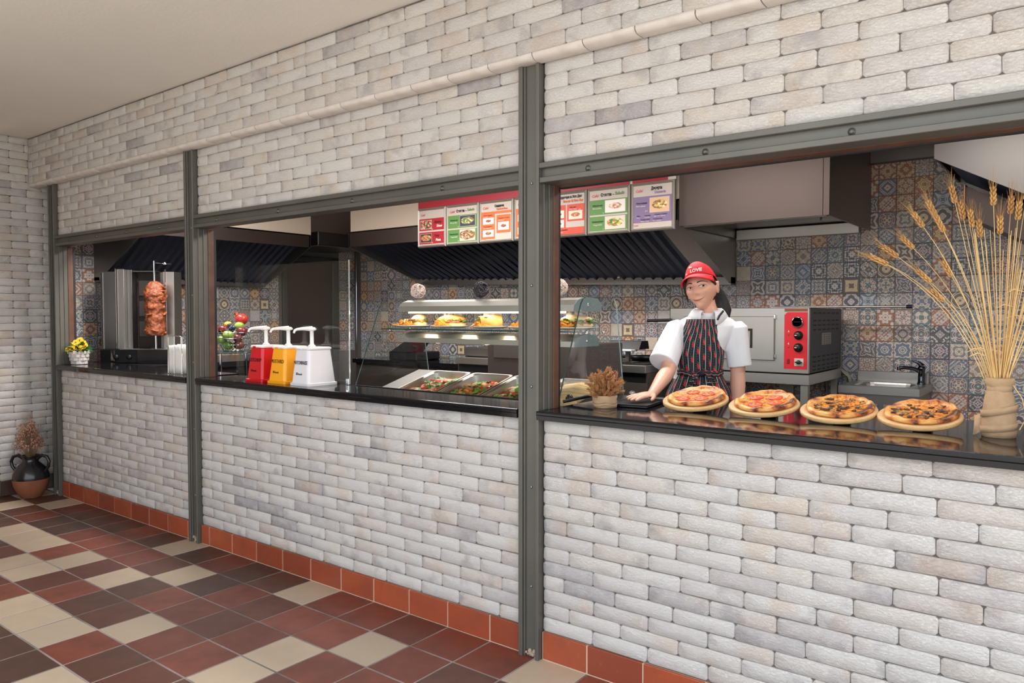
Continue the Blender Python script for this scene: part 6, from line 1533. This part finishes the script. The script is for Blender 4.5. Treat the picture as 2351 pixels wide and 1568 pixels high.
# shirt
M_shirt = mat('white_cotton', (232, 231, 234), .85, bump=(300, .12, .001))
B = MB()
loft(B, [(L(-.034, .004, 1.045), .140, .104), (L(-.034, .006, 1.12), .118, .092), (L(-.034, .008, 1.18), .108, .088), (L(-.028, .006, 1.26), .116, .095), (L(-.012, .0, 1.33), .134, .104), (L(.002, -.006, 1.385), .146, .098), (L(.007, -.012, 1.415), .122, .084), (L(.009, -.016, 1.437), .080, .066), (L(.010, -.016, 1.447), .066, .058)], 32)
def sleeve(b, S_, E_, end, r0, r1):
    a = (E_-S_).normalized(); e = a.cross(FW).normalized(); f = a.cross(e)
    Q = []
    for k in range(9):
        u = k/8; c = S_.lerp(E_, u*end); r = r0+(r1-r0)*u; Q.append((c, r, r*.92))
    loft(b, [(S_-a*.03, r0*.55, r0*.55)]+Q, 22, e, f)
sleeve(B, SR+Vector((.012, .0, .0)), ER+Vector((-.035, 0, .02)), .92, .058, .069); sleeve(B, SL-RV*.006, EL+RV*.012, .86, .060, .057)
for v_i in range(len(B.v)):
    v = Vector(B.v[v_i]); B.v[v_i] = tuple(v+Vector((.004*noise.noise(v*16), .004*noise.noise(v*16+Vector((9, 0, 0))), 0)))
shirt = place(fuse(B, 'shirt', M_shirt, .0042, 3), 'shirt', person)
for i, (S_, E_) in enumerate(((SR, ER), (SL, EL))): pass
# collar
b = MB(); G = []
for k in range(27):
    q = radians(112+316*k/26); c = L(.010, -.016, 1.444); open_ = sst(abs(k-13)/13, .62, 1.0)
    d_ = RV*cos(q)+FW*sin(q); row = []
    for w, (ro, zz) in enumerate(((.054, .004), (.057, .020), (.064, .025), (.078, .012), (.094-.006*open_, -.014-.026*open_))):
        row.append(c+d_*ro*(1+.05*open_)+FW*(.030*open_)+ZU*(zz-.012*open_))
    G.append(row)
b.sheet(G, 0, True, .002); b.build('collar', M_shirt, person)
# apron
def f_apron(t, p):
    uv = t.n.new('ShaderNodeUVMap').outputs[0]; s = t.sep(uv); u, v = s[0], s[1]
    fu = t.m('FRACT', t.m('MULTIPLY', u, 12)); line = t.m('LESS_THAN', t.m('ABSOLUTE', t.m('SUBTRACT', fu, .12)), .040)
    rope = t.m('MULTIPLY', t.m('LESS_THAN', t.m('ABSOLUTE', t.m('SUBTRACT', fu, .60)), .16), t.m('GREATER_THAN', t.m('SINE', t.m('ADD', t.m('MULTIPLY', v, 420), t.m('MULTIPLY', fu, 9))), .15))
    u2 = t.m('ADD', t.m('MULTIPLY', u, 12), -.36); cu = t.m('FLOOR', u2); fu2 = t.m('SUBTRACT', t.m('SUBTRACT', u2, cu), .5)
    vv_ = t.m('ADD', t.m('MULTIPLY', v, 10.5), t.m('MULTIPLY', cu, .417)); fv = t.m('SUBTRACT', t.m('FRACT', vv_), .5)
    chil = t.m('LESS_THAN', t.m('ADD', t.m('POWER', t.m('MULTIPLY', t.m('ADD', fu2, t.m('MULTIPLY', fv, .25)), 6.2), 2), t.m('POWER', t.m('MULTIPLY', fv, 5.2), 2)), 1)
    stem = t.m('LESS_THAN', t.m('ADD', t.m('POWER', t.m('MULTIPLY', fu2, 9), 2), t.m('POWER', t.m('MULTIPLY', t.m('SUBTRACT', fv, .23), 15), 2)), 1)
    c = t.mix(t.m('MULTIPLY', rope, .75), srgb(27, 27, 36), srgb(70, 72, 80)); c = t.mix(line, c, srgb(214, 212, 214)); c = t.mix(chil, c, srgb(216, 44, 36)); c = t.mix(stem, c, srgb(44, 104, 56))
    t.link(c, p.inputs['Base Color'])
M_apron = mat('chili_striped_cloth', rough=.8, fn=f_apron); M_tape = mat('dark_navy_tape', (26, 28, 40), .8)
def uvsheet(nm, G, par, thick=.002, uvf=None):
    b = MB(); n, m = len(G), len(G[0]); b.sheet(G, 0, True, thick); off = Vector((0, 0, 0)); q = par
    while q is not None: off += q.location; q = q.parent
    b.v = [tuple(Vector(v)-off) for v in b.v]; me = b.mesh(nm, M_apron); l = me.uv_layers.new(name='UVMap'); N = n*m
    for lp in me.loops:
        k = lp.vertex_index % N; i, j = divmod(k, m); l.data[lp.index].uv = uvf(i/(n-1), j/(m-1)) if uvf else (i/(n-1), j/(m-1))
    o = bpy.data.objects.new(nm, me); COL.objects.link(o); o.parent = par; return o
rows = [(1.418, -.090, .056, .112, 52), (1.40, -.094, .060, .116, 54), (1.36, -.112, .072, .124, 62), (1.31, -.138, .084, .128, 72), (1.25, -.148, .088, .122, 80), (1.20, -.142, .084, .117, 82), (1.175, -.136, .080, .113, 84), (1.16, -.136, .080, .113, 84), (1.145, -.140, .084, .118, 84), (1.11, -.158, .100, .126, 84), (1.06, -.182, .128, .134, 84), (1.00, -.198, .132, .140, 84), (.92, -.212, .150, .146, 84), (.80, -.224, .166, .150, 84), (.66, -.228, .172, .152, 84)]
def interp(z):
    for (z0_, *a), (z1_, *c) in zip(rows, rows[1:]):
        if z1_ <= z <= z0_: u = (z0_-z)/(z0_-z1_); return [p+(q-p)*u for p, q in zip(a, c)]
    return list(rows[-1][1:])
G = []; NU, NV = 73, 64
for i in range(NU):
    row = []
    for j in range(NV):
        z = 1.418-(1.418-.66)*j/(NV-1); ra, rb_, fd, ph = interp(z); s_ = -1+2*i/(NU-1); phi = radians(ph)*s_
        r = (ra+rb_)/2+(rb_-ra)/2*sin(phi)/sin(radians(ph)); f = fd*cos(phi)
        g_ = ga(z, 1.16, .05)*.0055+(.010*sst(1.15-z, .0, .35)); fold = sin(s_*19+3*noise.noise(Vector((s_*2, 0, z*3))))*.6+sin(s_*31+z*9)*.4
        f += g_*fold*cos(phi*.7)+.004*noise.noise(Vector((s_*3, z*9, 2))); r += .5*g_*cos(s_*23)
        row.append(L(r, f, z))
    G.append(row)
apron = uvsheet('apron', G, person, .002, lambda a, c: (a, 1-c))
# waist tie with bow
G = []
for i in range(49):
    s_ = -1+2*i/48; phi = radians(86)*s_; row = []
    for j in range(5):
        z = 1.150+.026*j/4; r = -.028+.110*sin(phi)/sin(radians(86)); f = (.122+.004*sin(j/4*pi))*cos(phi)+.003*sin(s_*40+j*1.7); row.append(L(r, f, z+.004*sin(s_*9)))
    G.append(row)
uvsheet('waist_tie', G, apron, .003, lambda a, c: (.3+.12*c, a*1.1))
for k, (r0_, r1_, z1_, w) in enumerate(((-.045, -.085, 1.075, .022), (.015, .022, 1.062, .022), (-.035, -.060, 1.112, .026), (.008, .045, 1.120, .024))):
    G = []
    for i in range(12):
        u = i/11; zc = 1.163-(1.163-z1_)*u; rc_ = r0_+(r1_-r0_)*u; G.append([L(rc_+(v/4-.5)*w*(.7+.6*u), .128+.016*sin(pi*min(1, u*1.3))+.006*sin(v*1.6+u*3)+.010*u, zc) for v in range(5)])
    uvsheet('bow_tail' if k < 2 else 'bow_loop', G, apron, .002, lambda a, c: (.3+a*.32, c*.12))
b = MB(); b.ball(L(-.018, .134, 1.163), (.016, .012, .013), 12, 8); o = b.build('bow_knot', M_tape, apron)
b = MB(); b.tube([L(.054, .108, 1.416), L(.064, .085, 1.436), L(.080, .045, 1.456), L(.076, -.03, 1.458), L(.03, -.078, 1.458), L(-.02, -.078, 1.458)], .0045, 8); b.build('neck_strap', M_tape, apron)
# trousers and shoes
B = MB(); loft(B, [(L(-.035, 0, 1.06), .142, .108), (L(-.035, 0, .98), .166, .120), (L(-.035, 0, .88), .160, .116), (L(-.035, 0, .83), .11, .09)], 24)
for s_, rr_ in ((-1, -.115), (1, .05)): loft(B, [(L(rr_, 0, .93), .088, .098), (L(rr_+s_*.006, 0, .75), .08, .088), (L(rr_+s_*.008, .004, .5), .066, .070), (L(rr_+s_*.012, -.008, .20), .058, .062)], 16)
place(fuse(B, 'trousers', M_tape, .008, 2), 'trousers', person)
for s_, rr_ in ((-1, -.115), (1, .05)):
    b = MB(); b.ball(L(rr_+s_*.018, .055, .140), (.050, .135, .0395), 14, 10, M=Matrix(((RV.x, FW.x, 0), (RV.y, FW.y, 0), (0, 0, 1)))); b.v = [(x, y, max(z, KF+.001)) for x, y, z in b.v]; b.build('shoe', M_black, person)
